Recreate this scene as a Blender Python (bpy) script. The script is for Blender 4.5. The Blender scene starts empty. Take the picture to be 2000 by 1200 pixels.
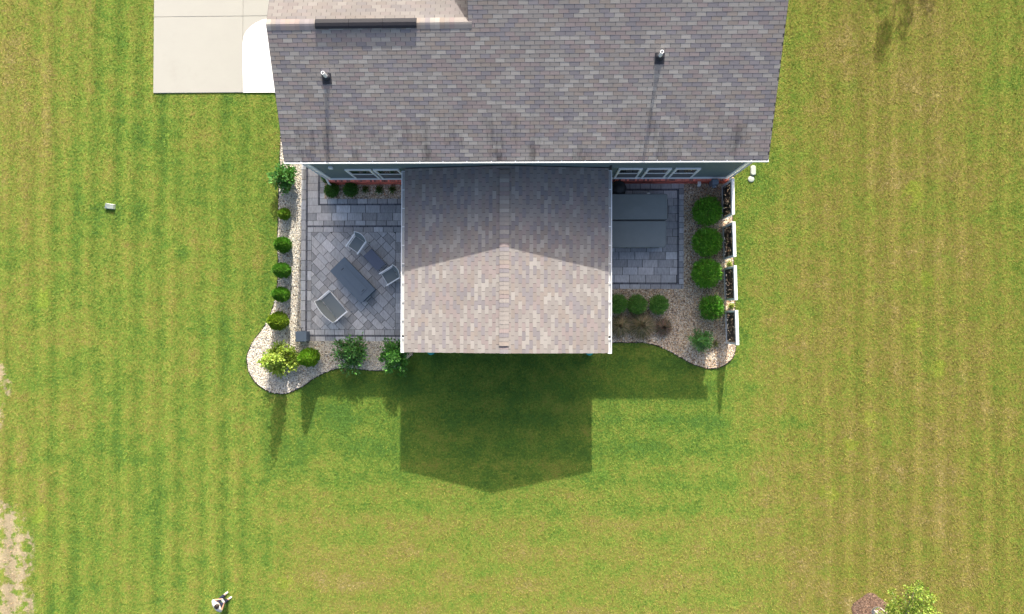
import bpy, math, random
import numpy as np
from mathutils import Vector, Matrix, noise as mnoise

# ------------------------------------------------------------------ camera, sky, sun, exposure
S = bpy.context.scene
C = S.collection
R_ = math.radians
NX, NY, F, YAW, H = 1050.24, 615.31, 1442.48, 0.0029, 29.0      # drone 29 m up, looking almost straight down
_d = Vector((-(NX - 1000) / F, (NY - 600) / F, -1)).normalized()
_z = -_d
_x = Vector((math.cos(YAW), math.sin(YAW), 0)); _x = (_x - _z * _x.dot(_z)).normalized()
_y = _z.cross(_x)
RM = Matrix((_x, _y, _z)).transposed()
cam = bpy.data.cameras.new('camera'); camo = bpy.data.objects.new('camera', cam); C.objects.link(camo)
camo.matrix_world = Matrix.Translation((0, 0, H)) @ RM.to_4x4()
cam.sensor_width = 36; cam.lens = 36 * F / 2000; cam.clip_start = 0.1; cam.clip_end = 3000
S.camera = camo

SX, SY = -0.185, -1.725                                          # shadow offset in metres per metre of height
EL = math.atan(1 / math.hypot(SX, SY)); AZ = math.atan2(-SX, -SY)  # azimuth clockwise from +Y
W = bpy.data.worlds.new('World'); S.world = W; W.use_nodes = True
wn = W.node_tree; sky = wn.nodes.new('ShaderNodeTexSky'); sky.sky_type = 'NISHITA'
sky.sun_disc = False; sky.sun_elevation = EL; sky.sun_rotation = AZ; sky.air_density = 1.0; sky.dust_density = 6.5; sky.ozone_density = 1.0
bg = wn.nodes['Background']; bg.inputs[1].default_value = 0.15
wn.links.new(sky.outputs[0], bg.inputs[0])
sun = bpy.data.lights.new('sun', 'SUN'); sun.energy = 3.9; sun.angle = R_(0.53); sun.color = (1, 0.945, 0.86)
suno = bpy.data.objects.new('sun', sun); C.objects.link(suno); suno.location = (5, 45, 30)
suno.rotation_euler = Vector((SX, SY, -1)).to_track_quat('-Z', 'Y').to_euler()
S.view_settings.view_transform = 'Standard'; S.view_settings.look = 'None'
S.view_settings.gamma = 1; S.view_settings.exposure = 0.92
S.cycles.max_bounces = 6

rnd = random.Random(7)
NPR = np.random.default_rng(11)

def at(px, py, h=0.0):
    """point at height h seen at a measured spot of the survey photo"""
    r = RM @ Vector(((px - 1000) / F, -(py - 600) / F, -1))
    t = (h - H) / r.z
    return Vector((r.x * t, r.y * t, h))

# ------------------------------------------------------------------ object helpers
def tag(o, label=None, cat=None, group=None, kind=None):
    if label: o['label'] = label
    if cat: o['category'] = cat
    if group: o['group'] = group
    if kind: o['kind'] = kind
    return o

def empty(name, loc, rz=0.0, label=None, cat=None, group=None):
    o = bpy.data.objects.new(name, None); C.objects.link(o)
    o.location = loc; o.rotation_euler = (0, 0, rz); o.empty_display_size = 0.2
    return tag(o, label, cat, group)

def wloc(o):
    v = Vector((0, 0, 0))
    while o is not None:
        v += o.location; o = o.parent
    return v

def mesh_np(name, v, f, mat, parent=None, col=None, smooth=False, local=False, kind=None):
    v = np.asarray(v, dtype=np.float32).reshape(-1, 3)
    if parent is not None and not local:
        v = v - np.array(wloc(parent), dtype=np.float32)
    me = bpy.data.meshes.new(name)
    if isinstance(f, np.ndarray):
        k = f.shape[1]; n = f.shape[0]
        me.vertices.add(len(v)); me.vertices.foreach_set('co', v.ravel())
        me.loops.add(n * k); me.loops.foreach_set('vertex_index', f.astype(np.int32).ravel())
        me.polygons.add(n); me.polygons.foreach_set('loop_start', np.arange(0, n * k, k, dtype=np.int32))
        me.polygons.foreach_set('loop_total', np.full(n, k, dtype=np.int32))
        me.update(calc_edges=True)
    else:
        me.from_pydata(v.tolist(), [], f); me.update()
    if col is not None:
        a = me.attributes.new('Col', 'FLOAT_COLOR', 'POINT')
        c = np.ones((len(v), 4), dtype=np.float32); c[:, :3] = np.asarray(col, dtype=np.float32).reshape(-1, 3)
        a.data.foreach_set('color', c.ravel())
    if smooth:
        me.polygons.foreach_set('use_smooth', np.ones(len(me.polygons), dtype=bool))
    me.materials.append(mat)
    o = bpy.data.objects.new(name, me); C.objects.link(o)
    if parent is not None: o.parent = parent
    if kind: o['kind'] = kind
    return o

class MB:
    """collects boxes, tubes and prisms, builds them as ONE mesh"""
    def __init__(s): s.v = []; s.f = []; s.c = []; s.col = (1, 1, 1)
    def add(s, vs, fs):
        b = len(s.v); s.v += [tuple(p) for p in vs]; s.c += [s.col] * len(vs)
        s.f += [tuple(b + i for i in q) for q in fs]; return s
    def box(s, x0, x1, y0, y1, z0, z1, M=None):
        vs = [Vector(p) for p in ((x0,y0,z0),(x1,y0,z0),(x1,y1,z0),(x0,y1,z0),(x0,y0,z1),(x1,y0,z1),(x1,y1,z1),(x0,y1,z1))]
        if M is not None: vs = [M @ p for p in vs]
        return s.add(vs, [(3,2,1,0),(4,5,6,7),(0,1,5,4),(1,2,6,5),(2,3,7,6),(3,0,4,7)])
    def hexa(s, p): return s.add(p, [(3,2,1,0),(4,5,6,7),(0,1,5,4),(1,2,6,5),(2,3,7,6),(3,0,4,7)])
    def cbox(s, x0, x1, y0, y1, z0, z1, c=0.01, M=None):
        """box with bevelled top edges and corners"""
        def ring(d, z): 
            return [(x0+d,y0,z),(x1-d,y0,z),(x1,y0+d,z),(x1,y1-d,z),(x1-d,y1,z),(x0+d,y1,z),(x0,y1-d,z),(x0,y0+d,z)]
        def ins(r): return [(min(max(x,x0+c),x1-c), min(max(y,y0+c),y1-c), z1) for x, y, z in r]
        rs = [ring(c, z0), ring(c, z1 - c)]; rs.append(ins(rs[1]))
        rs[2] = [((p[0]), (p[1]), z1) for p in rs[2]]
        vs = [Vector(p) for r in rs for p in r]
        # top ring: pull corners in so that they stay distinct
        for i, p in enumerate(ring(c, z1)):
            q = Vector(p); ctr = Vector(((x0+x1)/2, (y0+y1)/2, z1))
            dx = c * 0.9 * (1 if q.x < ctr.x else -1); dy = c * 0.9 * (1 if q.y < ctr.y else -1)
            vs[16+i] = q + Vector((dx, dy, 0))
        if M is not None: vs = [M @ p for p in vs]
        fs = [tuple(range(7, -1, -1)), tuple(range(16, 24))]
        for k in (0, 8):
            for i in range(8): fs.append((k+i, k+(i+1)%8, k+8+(i+1)%8, k+8+i))
        return s.add(vs, fs)
    def tube(s, pts, r, n=8, cap=True):
        pts = [Vector(p) for p in pts]; rr = r if isinstance(r, (list, tuple)) else [r]*len(pts)
        vs = []; up = None
        for i, p in enumerate(pts):
            t = (pts[min(i+1, len(pts)-1)] - pts[max(i-1, 0)]).normalized()
            if up is None: up = Vector((0,0,1)) if abs(t.z) < .9 else Vector((1,0,0))
            a = t.cross(up).normalized(); up = a.cross(t).normalized()
            for k in range(n):
                w = 2*math.pi*k/n; vs.append(p + (a*math.cos(w) + up*math.sin(w))*rr[i])
        fs = []
        for i in range(len(pts)-1):
            for k in range(n): fs.append((i*n+k, i*n+(k+1)%n, (i+1)*n+(k+1)%n, (i+1)*n+k))
        if cap: fs += [tuple(range(n-1,-1,-1)), tuple(range((len(pts)-1)*n, len(pts)*n))]
        return s.add(vs, fs)
    def lathe(s, prof, c=(0,0,0), n=24, M=None, wob=None):
        vs = []; c = Vector(c)
        for j, (r, z) in enumerate(prof):
            for k in range(n):
                w = 2*math.pi*k/n; q = r*(1 + (wob(w, z) if wob else 0))
                vs.append(c + Vector((q*math.cos(w), q*math.sin(w), z)))
        if M is not None: vs = [M @ p for p in vs]
        fs = []
        for i in range(len(prof)-1):
            for k in range(n): fs.append((i*n+k, i*n+(k+1)%n, (i+1)*n+(k+1)%n, (i+1)*n+k))
        fs += [tuple(range(n-1,-1,-1)), tuple(range((len(prof)-1)*n, len(prof)*n))]
        return s.add(vs, fs)
    def prism(s, poly, z0, z1):
        n = len(poly)
        vs = [(p[0], p[1], z0) for p in poly] + [(p[0], p[1], z1) for p in poly]
        fs = [tuple(range(n-1,-1,-1)), tuple(range(n, 2*n))] + [(i, (i+1)%n, n+(i+1)%n, n+i) for i in range(n)]
        return s.add(vs, fs)
    def build(s, name, mat, parent=None, smooth=False, local=False, kind=None, col=True):
        return mesh_np(name, s.v, s.f, mat, parent, s.c if col else None, smooth, local, kind)

# ------------------------------------------------------------------ material helpers
class NT:
    def __init__(s, name, rough=0.85, spec=0.3):
        s.m = bpy.data.materials.new(name); s.m.use_nodes = True; s.t = s.m.node_tree; s.n = s.t.nodes
        s.b = s.n['Principled BSDF']; s.b.inputs['Roughness'].default_value = rough
        s.b.inputs['Specular IOR Level'].default_value = spec
    def link(s, a, b): s.t.links.new(a, b)
    def put(s, sock, v):
        if isinstance(v, bpy.types.NodeSocket): s.link(v, sock)
        else: sock.default_value = (v if not isinstance(v, tuple) or len(v) != 3 or sock.type != 'RGBA' else v + (1,))
    def math(s, op, a, b=0.0, c=None, clamp=False):
        n = s.n.new('ShaderNodeMath'); n.operation = op; n.use_clamp = clamp
        s.put(n.inputs[0], a); s.put(n.inputs[1], b)
        if c is not None: s.put(n.inputs[2], c)
        return n.outputs[0]
    def vmath(s, op, a, b):
        n = s.n.new('ShaderNodeVectorMath'); n.operation = op; s.put(n.inputs[0], a); s.put(n.inputs[1], b); return n.outputs[0]
    def mix(s, fac, a, b, mode='MIX'):
        n = s.n.new('ShaderNodeMix'); n.data_type = 'RGBA'; n.blend_type = mode; n.clamp_result = False
        s.put(n.inputs[0], fac); s.put(n.inputs[6], a); s.put(n.inputs[7], b); return n.outputs[2]
    def pos(s): return s.n.new('ShaderNodeNewGeometry').outputs['Position']
    def obj(s): return s.n.new('ShaderNodeTexCoord').outputs['Object']
    def sep(s, v):
        n = s.n.new('ShaderNodeSeparateXYZ'); s.link(v, n.inputs[0]); return n.outputs
    def noise(s, vec, scale, det=3, rough=0.55, dist=0.0):
        n = s.n.new('ShaderNodeTexNoise'); s.link(vec, n.inputs['Vector']); n.inputs['Scale'].default_value = scale
        n.inputs['Detail'].default_value = det; n.inputs['Roughness'].default_value = rough; n.inputs['Distortion'].default_value = dist
        return n.outputs['Fac']
    def smooth(s, v, a, b):
        n = s.n.new('ShaderNodeMapRange'); n.interpolation_type = 'SMOOTHSTEP'; n.inputs[1].default_value = a; n.inputs[2].default_value = b
        s.link(v, n.inputs[0]); return n.outputs[0]
    def ramp(s, fac, stops):
        n = s.n.new('ShaderNodeValToRGB'); s.link(fac, n.inputs[0]); e = n.color_ramp.elements
        while len(e) < len(stops): e.new(0.5)
        for q, (p, c) in zip(e, stops): q.position = p; q.color = c + (1,)
        return n.outputs[0]
    def attr(s, name='Col'):
        n = s.n.new('ShaderNodeAttribute'); n.attribute_name = name; return n.outputs['Color']
    def bump(s, h, strength=0.3, dist=0.01):
        n = s.n.new('ShaderNodeBump'); n.inputs['Strength'].default_value = strength; n.inputs['Distance'].default_value = dist
        s.link(h, n.inputs['Height']); s.link(n.outputs[0], s.b.inputs['Normal'])
    def base(s, c): s.put(s.b.inputs['Base Color'], c); return s.m

def plain(name, c, rough=0.6, spec=0.4, var=0.12, scale=6.0, bump=0.0, metal=0.0):
    t = NT(name, rough, spec); p = t.obj(); n = t.noise(p, scale, 5, .6)
    f = t.math('MULTIPLY_ADD', n, 2*var, 1 - var)
    cc = t.n.new('ShaderNodeRGB'); cc.outputs[0].default_value = tuple(c) + (1,)
    v = t.n.new('ShaderNodeCombineXYZ'); [t.link(f, v.inputs[i]) for i in range(3)]
    t.base(t.mix(1.0, cc.outputs[0], v.outputs[0], 'MULTIPLY'))
    t.b.inputs['Metallic'].default_value = metal
    if bump: t.bump(t.noise(p, scale*8, 4), bump, 0.004)
    return t.m

def attr_mat(name, rough=0.9, spec=0.2, var=0.2, scale=30.0, bump=0.25, dist=0.004, stretch=None, big=0.0, bigscale=1.0, sheen=False):
    t = NT(name, rough, spec); p = t.pos()
    q = t.vmath('MULTIPLY', p, stretch) if stretch else p
    n = t.noise(q, scale, 4, .65); f = t.math('MULTIPLY_ADD', n, 2*var, 1 - var)
    if big:
        f = t.math('MULTIPLY', f, t.math('MULTIPLY_ADD', t.noise(p, bigscale, 4), 2*big, 1 - big))
    v = t.n.new('ShaderNodeCombineXYZ'); [t.link(f, v.inputs[i]) for i in range(3)]
    t.base(t.mix(1.0, t.attr(), v.outputs[0], 'MULTIPLY'))
    if bump: t.bump(n, bump, dist)
    return t.m

def leaf_mat(name, trans=0.25):
    t = NT(name, 0.55, 0.35); c = t.attr(); t.base(c)
    tr = t.n.new('ShaderNodeBsdfTranslucent'); t.link(c, tr.inputs[0])
    mx = t.n.new('ShaderNodeMixShader'); mx.inputs[0].default_value = trans
    t.link(t.b.outputs[0], mx.inputs[1]); t.link(tr.outputs[0], mx.inputs[2])
    t.link(mx.outputs[0], t.n['Material Output'].inputs['Surface']); return t.m

# --- lawn: mown turf with dry stripes, worn soil and clover spots
SOIL = [(at(22, 1085), 1.0, 2.0), (at(-8, 745), .7, 1.0), (at(10, 1180), 1.4, .9), (at(0, 1020), .9, .9), (at(-60, 1100), 1.6, 3.0), (at(-30, 800), .9, 1.3)]
SPOTS = [(at(1700, 820), .42), (at(84, 583), .45), (at(1783, 376), .5), (at(1815, 545), .4), (at(1660, 865), .35), (at(1620, 965), .45), (at(1832, 720), .4), (at(76, 1005), .4), (at(1780, 640), .4), (at(560, 1140), .4)]
def lawn_color(t):
    p = t.pos(); x, y, z = t.sep(p)
    n1 = t.noise(p, .16, 3); n2 = t.noise(p, .62, 4, .6); n3 = t.noise(p, 2.3, 4, .65); n4 = t.noise(p, 11.0, 3, .6); n5 = t.noise(p, 45.0, 2, .6)
    right = t.smooth(x, 6.5, 12.5); left = t.smooth(t.math('MULTIPLY', x, -1), 8.5, 12.5); low = t.smooth(t.math('MULTIPLY', y, -1), 4.0, 9.5)
    mid = t.math('SUBTRACT', 1.0, t.math('MAXIMUM', right, left))
    dry = t.math('MULTIPLY_ADD', right, .25, .285)
    dry = t.math('ADD', dry, t.math('MULTIPLY', t.math('MULTIPLY', low, t.math('SUBTRACT', 1.0, t.math('MAXIMUM', left, t.math('MULTIPLY', right, .75)))), .17))
    farl = t.smooth(t.math('MULTIPLY', x, -1), 17.0, 21.0)
    dry = t.math('MULTIPLY_ADD', farl, .10, dry)
    topl = t.math('MULTIPLY', farl, t.smooth(y, 3.0, 9.0)); dry = t.math('MULTIPLY_ADD', topl, .13, dry)
    near = t.math('MULTIPLY', t.smooth(y, -9.0, -4.5), t.math('MULTIPLY', t.smooth(x, -12.0, -8.0), t.smooth(x, 9.5, 6.0))); dry = t.math('MULTIPLY_ADD', near, -.145, dry)
    edge_r = t.smooth(x, 16.0, 18.5); dry = t.math('MULTIPLY_ADD', edge_r, -.13, dry)
    for n, a in ((n1, .34), (n2, .72), (n3, .72), (n4, 1.0), (n5, .5)):
        dry = t.math('ADD', dry, t.math('MULTIPLY', t.math('SUBTRACT', n, .5), a))
    # mower tracks running along the lawn on both sides
    pw = t.vmath('MULTIPLY', p, (1, .12, 1))
    xs = t.math('MULTIPLY_ADD', t.math('SUBTRACT', t.noise(pw, .45, 3), .5), .75, x)
    cs = t.math('MULTIPLY_ADD', t.math('COSINE', t.math('MULTIPLY', xs, 2*math.pi/.86)), .5, .5)
    lane = t.smooth(t.noise(t.vmath('MULTIPLY', p, (1, .045, 1)), .9, 2), .36, .66)      # some lanes strong, some hardly there
    brk = t.smooth(t.noise(t.vmath('MULTIPLY', p, (1.5, .35, 1)), 1.0, 4), .34, .62)
    la = t.math('MULTIPLY', t.math('MULTIPLY_ADD', lane, .65, .5), t.math('MULTIPLY_ADD', brk, .5, .6))
    sl = t.math('MULTIPLY', t.math('SUBTRACT', cs, .5), t.math('MULTIPLY', left, .15))
    sr = t.math('MULTIPLY', t.math('SUBTRACT', t.math('POWER', cs, 1.6), .45), t.math('MULTIPLY', right, .07))
    dry = t.math('ADD', dry, t.math('MULTIPLY', t.math('ADD', sl, sr), la))
    pale = t.math('MULTIPLY', la, t.math('ADD', t.math('MULTIPLY', t.math('SUBTRACT', t.math('COSINE', t.math('MULTIPLY_ADD', xs, 2*math.pi/.86, .9)), .0), t.math('MULTIPLY', left, .095)), t.math('MULTIPLY', t.math('SUBTRACT', t.math('POWER', cs, 1.8), .42), t.math('MULTIPLY', right, .20))))
    ph = t.vmath('MULTIPLY', p, (.1, 1, 1))
    ys = t.math('MULTIPLY_ADD', t.noise(ph, .6, 2), .8, y)
    sh = t.math('MULTIPLY', t.math('SINE', t.math('MULTIPLY', ys, 2*math.pi/1.15)), t.math('MULTIPLY', mid, .06))
    dry = t.math('ADD', dry, sh)
    c = t.ramp(dry, [(0.0, (.072, .148, .026)), (.16, (.104, .180, .027)), (.32, (.156, .212, .036)), (.48, (.190, .204, .042)), (.62, (.204, .188, .050)), (.80, (.246, .212, .080)), (1.0, (.37, .315, .155))])
    # fresh green patches
    lush = t.smooth(t.noise(t.vmath('ADD', p, (31, 7, 0)), .8, 4, .65), .56, .72)
    c = t.mix(t.math('MULTIPLY', lush, .38), c, (.115, .222, .030))
    for s, r in SPOTS:
        d = t.vmath('DISTANCE', p, tuple(s)); 
        n = t.n.new('ShaderNodeVectorMath'); n.operation = 'DISTANCE'; t.link(p, n.inputs[0]); n.inputs[1].default_value = tuple(s)
        m = t.smooth(t.math('ADD', n.outputs['Value'], t.math('MULTIPLY', t.math('SUBTRACT', n3, .5), r*3.4)), r, r*.35)
        c = t.mix(t.math('MULTIPLY', m, .42), c, (.22, .30, .035))
    soil = None
    for s, rx, ry in SOIL:
        n = t.n.new('ShaderNodeVectorMath'); n.operation = 'LENGTH'
        t.link(t.vmath('MULTIPLY', t.vmath('SUBTRACT', p, tuple(s)), (1/rx, 1/ry, 1)), n.inputs[0])
        m = t.math('SUBTRACT', 1.0, n.outputs['Value'])
        soil = m if soil is None else t.math('MAXIMUM', soil, m)
    k = t.math('ADD', t.math('MULTIPLY', soil, .34), t.math('MULTIPLY_ADD', n3, 1.7, t.math('MULTIPLY', n2, .5)))
    k = t.smooth(k, 1.13, 1.36); k = t.math('MULTIPLY', k, t.smooth(soil, -.1, .2))
    c = t.mix(k, c, t.mix(n4, (.25, .20, .115), (.42, .36, .245)))
    c = t.mix(t.math('MULTIPLY', right, .6), c, t.mix(1.0, c, (.78, .74, .64), 'MULTIPLY'))
    g0 = t.math('MULTIPLY_ADD', pale, 1.2, 1.08)
    g = t.math('MULTIPLY', g0, t.math('MULTIPLY_ADD', n5, .9, .55), t.math('MULTIPLY_ADD', n4, .7, .65))
    v = t.n.new('ShaderNodeCombineXYZ'); [t.link(g, v.inputs[i]) for i in range(3)]
    return t.mix(1.0, c, v.outputs[0], 'MULTIPLY'), n4, n5

t = NT('lawn_turf', .95, .1); lc, n4, n5 = lawn_color(t); t.base(lc); t.bump(t.math('ADD', n4, n5), .6, .05); M_LAWN = t.m
t = NT('grass_blade', .7, .25); lc, _, _ = lawn_color(t); cb = t.mix(1.0, lc, t.attr(), 'MULTIPLY'); t.base(cb)
tr = t.n.new('ShaderNodeBsdfTranslucent'); t.link(cb, tr.inputs[0]); mx = t.n.new('ShaderNodeMixShader'); mx.inputs[0].default_value = .3
t.link(t.b.outputs[0], mx.inputs[1]); t.link(tr.outputs[0], mx.inputs[2]); t.link(mx.outputs[0], t.n['Material Output'].inputs['Surface']); M_BLADE = t.m

M_SHINGLE = attr_mat('asphalt_shingle', .95, .15, .16, 90, .35, .004, big=.10, bigscale=.9)
# algae streaks low on the main slope
t = NT('asphalt_shingle_streaked', .95, .15); p = t.pos(); x, y, z = t.sep(p)
n = t.noise(p, 90, 3, .6); bgn = t.noise(p, .9, 4)
f = t.math('MULTIPLY', t.math('MULTIPLY_ADD', n, .34, .83), t.math('MULTIPLY_ADD', bgn, .22, .89))
st = t.smooth(t.noise(t.vmath('MULTIPLY', p, (2.4, .55, .5)), 1.1, 5, .7), .46, .70)
low = t.smooth(y, 7.2, 5.2)
f = t.math('MULTIPLY', f, t.math('SUBTRACT', 1.0, t.math('MULTIPLY', t.math('MULTIPLY', st, low), .52)))
v = t.n.new('ShaderNodeCombineXYZ'); [t.link(f, v.inputs[i]) for i in range(3)]
t.base(t.mix(1.0, t.attr(), v.outputs[0], 'MULTIPLY')); t.bump(n, .35, .004); M_SHINGLE2 = t.m
M_PAVER = attr_mat('concrete_paver', .85, .3, .52, 7, .25, .004, stretch=(3.6, .8, 1), big=.18, bigscale=1.3)
M_STONE = attr_mat('river_stone', .75, .35, .18, 40, .2, .004)
M_BRICK = attr_mat('red_brick', .9, .2, .2, 40, .4, .004)
M_GRAVELBASE = plain('gravel_bed_base', (.17, .13, .095), .95, .1, .5, 22)
M_LEAF = leaf_mat('leaf'); M_NEEDLE = leaf_mat('needle_spray', .12)
M_DRYGRASS = leaf_mat('dry_grass_blade', .2)
M_BARK = plain('bark', (.13, .095, .065), .95, .1, .4, 30, .6)
M_PALEBARK = plain('pale_bark', (.55, .50, .46), .9, .15, .25, 18, .5)
M_WHITE = plain('white_vinyl', (.87, .88, .88), .45, .4, .03, 3)
M_GUTTER = plain('white_gutter', (.76, .78, .79), .5, .4, .06, 4)
M_GUTTERIN = plain('gutter_floor', (.42, .40, .37), .8, .2, .25, 9)
M_GUTTERBRIGHT = plain('clean_gutter_floor', (.50, .50, .48), .7, .25, .12, 7)
M_SIDING = plain('siding_blue_gray', (.135, .178, .182), .6, .35, .06, 5)
M_SOFFIT = plain('soffit', (.7, .71, .7), .7, .2, .05, 3)
M_BLACK = plain('black_metal', (.016, .017, .019), .5, .4, .15, 10)
M_VENTMETAL = plain('charcoal_ridge_metal', (.028, .028, .034), .7, .2, .15, 8)
M_RUBBER = plain('dark_boot', (.045, .045, .052), .8, .2, .15, 20)
M_CONC = None
t = NT('driveway_concrete', .9, .2); p = t.pos(); n = t.noise(p, 1.2, 5, .65); n2 = t.noise(p, 60, 3, .6); n3 = t.noise(t.vmath('MULTIPLY', p, (1, 9, 1)), 3.0, 3)
c = t.mix(n, (.35, .347, .315), (.39, .386, .35)); c = t.mix(t.math('MULTIPLY', n2, .25), c, (.30, .295, .265)); c = t.mix(t.math('MULTIPLY', n3, .14), c, (.27, .265, .24)); c = t.mix(t.math('MULTIPLY', t.smooth(t.noise(p, .45, 5, .7), .55, .75), .35), c, (.29, .275, .235)); t.base(c); t.bump(n2, .2, .003); M_CONC = t.m
M_GLARE = plain('painted_glare_white', (.93, .93, .92), .7, .3, .02, 3)  # near-white colour stands in for light reflected onto the driveway
M_SLATE = plain('slate_blue_metal', (.115, .152, .195), .55, .4, .10, 5)
M_SLATED = plain('dark_slate_fabric', (.14, .16, .215), .85, .2, .08, 30, .2)
M_SLING = plain('gray_sling', (.19, .22, .232), .85, .2, .08, 60, .2)
M_FRAME = plain('white_powder_coat', (.82, .84, .86), .4, .5, .02, 4)
M_TUB = plain('spa_cover_vinyl', (.20, .222, .222), .6, .4, .10, 3.5, .08)
M_TUBSIDE = plain('spa_cabinet', (.07, .06, .055), .7, .3, .2, 12)
M_COVERBLK = plain('black_cover_cloth', (.018, .020, .022), .6, .4, .25, 10)
M_TEAL = plain('teal_glaze', (.02, .30, .27), .25, .6, .15, 6)
M_SOILPOT = plain('potting_soil', (.04, .028, .02), .95, .1, .4, 40)
M_PVC = plain('white_pvc', (.9, .9, .89), .45, .4, .03, 6)
M_METER = plain('meter_box_gray', (.17, .20, .25), .5, .4, .08, 6)
M_MULCH = attr_mat('bark_mulch', .95, .1, .3, 30, .4, .01)
M_EDGE = plain('dark_edging', (.03, .026, .022), .9, .2, .3, 10)
t = NT('window_glass', .03, .6); t.b.inputs['IOR'].default_value = 2.0; t.base((.03, .04, .038)); M_GLASS = t.m
M_SCREEN = plain('insect_screen', (.12, .125, .14), .6, .3, .06, 30)
M_CANCAP = plain('faded_white_plastic', (.44, .49, .42), .6, .3, .06, 8)

# ------------------------------------------------------------------ plan polygons
def gp(*pts): return [at(a, b)[:2] for a, b in pts]
LBED = gp((549,250),(546,330),(544.5,380),(543,440),(542.3,480),(543.6,513.6),(543.6,544.6),(538.5,588.5),(530.7,609),(519,636),(498.4,660.8),(486.8,681.5),(480.9,702),(485.5,728),(501,750),(521.7,764),(545,771),(568,766.7),(594,753.8),(617,737),(640.5,725.4),(661,719.7),(684,719.7),(710,722.8),(738.7,724.6),(762,721.5),(785,712.5),(803,697),(815,676),(815,640),(589,640),(590,330),(591,250))
RBED = gp((1175,672),(1194,670),(1230,669),(1258,669),(1278,673.6),(1298,681),(1318,691),(1338,704),(1356,713),(1376,719.4),(1392,720.6),(1410,717),(1426,706),(1436,690),(1437,672),(1434,560),(1431,450),(1430,380),(1431,352),(1436,335),(1440,300),(1441,240),(1408,240),(1405,352),(1325,356),(1325,555),(1175,555))
SBED = gp((634,350),(800,350),(800,388.5),(634,388.5))
def chaikin(p, n=2):
    for _ in range(n):
        q = []
        for i in range(len(p)):
            a, b = Vector(p[i]), Vector(p[(i+1) % len(p)])
            if (a-b).length > 1.2: q += [a, b] if not q or (q[-1]-a).length > 1e-6 else [b]
            else: q += [a*.75+b*.25, a*.25+b*.75]
        p = q
    return [tuple(v) for v in p]
LBED = chaikin(LBED); RBED = chaikin(RBED)
def ragged(p): return [(x+.022*mnoise.noise(Vector((x*3, y*3, 1))), y+.022*mnoise.noise(Vector((x*3, y*3, 5)))) for x, y in p]
LBED = ragged(LBED); RBED = ragged(RBED)
# patio rectangles in metres
PL0, PL1 = at(588.5, 322).x, at(789, 500).x + .6
PB, PT = at(690, 666.5).y, at(600, 300).y
LPATIO = (at(588.3, 480).x, at(815, 500).x, at(690, 666.8).y, at(600, 322).y)
RPATIO = (at(1170, 480).x, at(1335.5, 480).x, at(1250, 565).y, at(1250, 358).y)
DRIVE = (at(301, 100).x, -8.0, at(400, 182).y, 30.0)
HOUSE = (-8.43, 7.48, 5.15, 23.0)

def in_poly(P, poly):
    x, y = P[:, 0], P[:, 1]; r = np.zeros(len(P), bool); n = len(poly)
    for i in range(n):
        x0, y0 = poly[i]; x1, y1 = poly[(i+1) % n]
        if y0 == y1: continue
        c = ((y0 > y) != (y1 > y)) & (x < (x1-x0)*(y-y0)/(y1-y0)+x0); r ^= c
    return r
def in_rect(P, r, m=0.0): return (P[:,0] > r[0]-m) & (P[:,0] < r[1]+m) & (P[:,1] > r[2]-m) & (P[:,1] < r[3]+m)

# ------------------------------------------------------------------ ground
mb = MB(); mb.add([(-600,-600,0),(600,-600,0),(600,600,0),(-600,600,0)], [(0,1,2,3)]); mb.build('lawn', M_LAWN, kind='structure', col=False)

# grass blades over the part of the lawn that is looked at
N = 1350000
P = np.stack([NPR.uniform(-27, 24, N), NPR.uniform(-17, 18, N)], 1)
keep = ~(in_poly(P, LBED) | in_poly(P, RBED) | in_poly(P, SBED) | in_rect(P, LPATIO) | in_rect(P, RPATIO) | in_rect(P, (DRIVE[0]+.012*1, -8.4, DRIVE[2]+.012, 30)) | in_rect(P, (-8.3, 7.4, 5.1, 30)) | in_rect(P, (at(815,500).x-.5, at(1170,500).x+.3, at(900,672).y, 6)))
for s, rx, ry in SOIL:
    d = np.hypot((P[:,0]-s.x)/rx, (P[:,1]-s.y)/ry); keep &= ~((d < .9) & (NPR.random(N) < .45))
mc = at(1700, 1196); keep &= np.hypot(P[:,0]-mc.x, P[:,1]-mc.y) > .66
P = P[keep]; N = len(P)
az = NPR.uniform(0, 2*np.pi, N); tilt = NPR.uniform(.5, 1.35, N); L = NPR.uniform(.035, .085, N); w = NPR.uniform(.006, .012, N)
dx, dy = np.cos(az), np.sin(az)
V = np.zeros((N, 3, 3), np.float32)
V[:,0] = np.stack([P[:,0]-dy*w, P[:,1]+dx*w, np.zeros(N)], 1); V[:,1] = np.stack([P[:,0]+dy*w, P[:,1]-dx*w, np.zeros(N)], 1)
V[:,2] = np.stack([P[:,0]+dx*L*np.sin(tilt), P[:,1]+dy*L*np.sin(tilt), .004+L*np.cos(tilt)], 1)
cb = (NPR.uniform(.72, 1.75, (N,1)) * np.stack([NPR.uniform(.85,1.2,N), np.ones(N), NPR.uniform(.8,1.1,N)], 1))
mesh_np('grass_blades', V.reshape(-1,3), np.arange(3*N, dtype=np.int32).reshape(-1,3), M_BLADE, col=np.repeat(cb, 3, 0), kind='stuff')
bpy.data.objects['grass_blades']['label'] = 'short mown grass blades covering the whole lawn'

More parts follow.
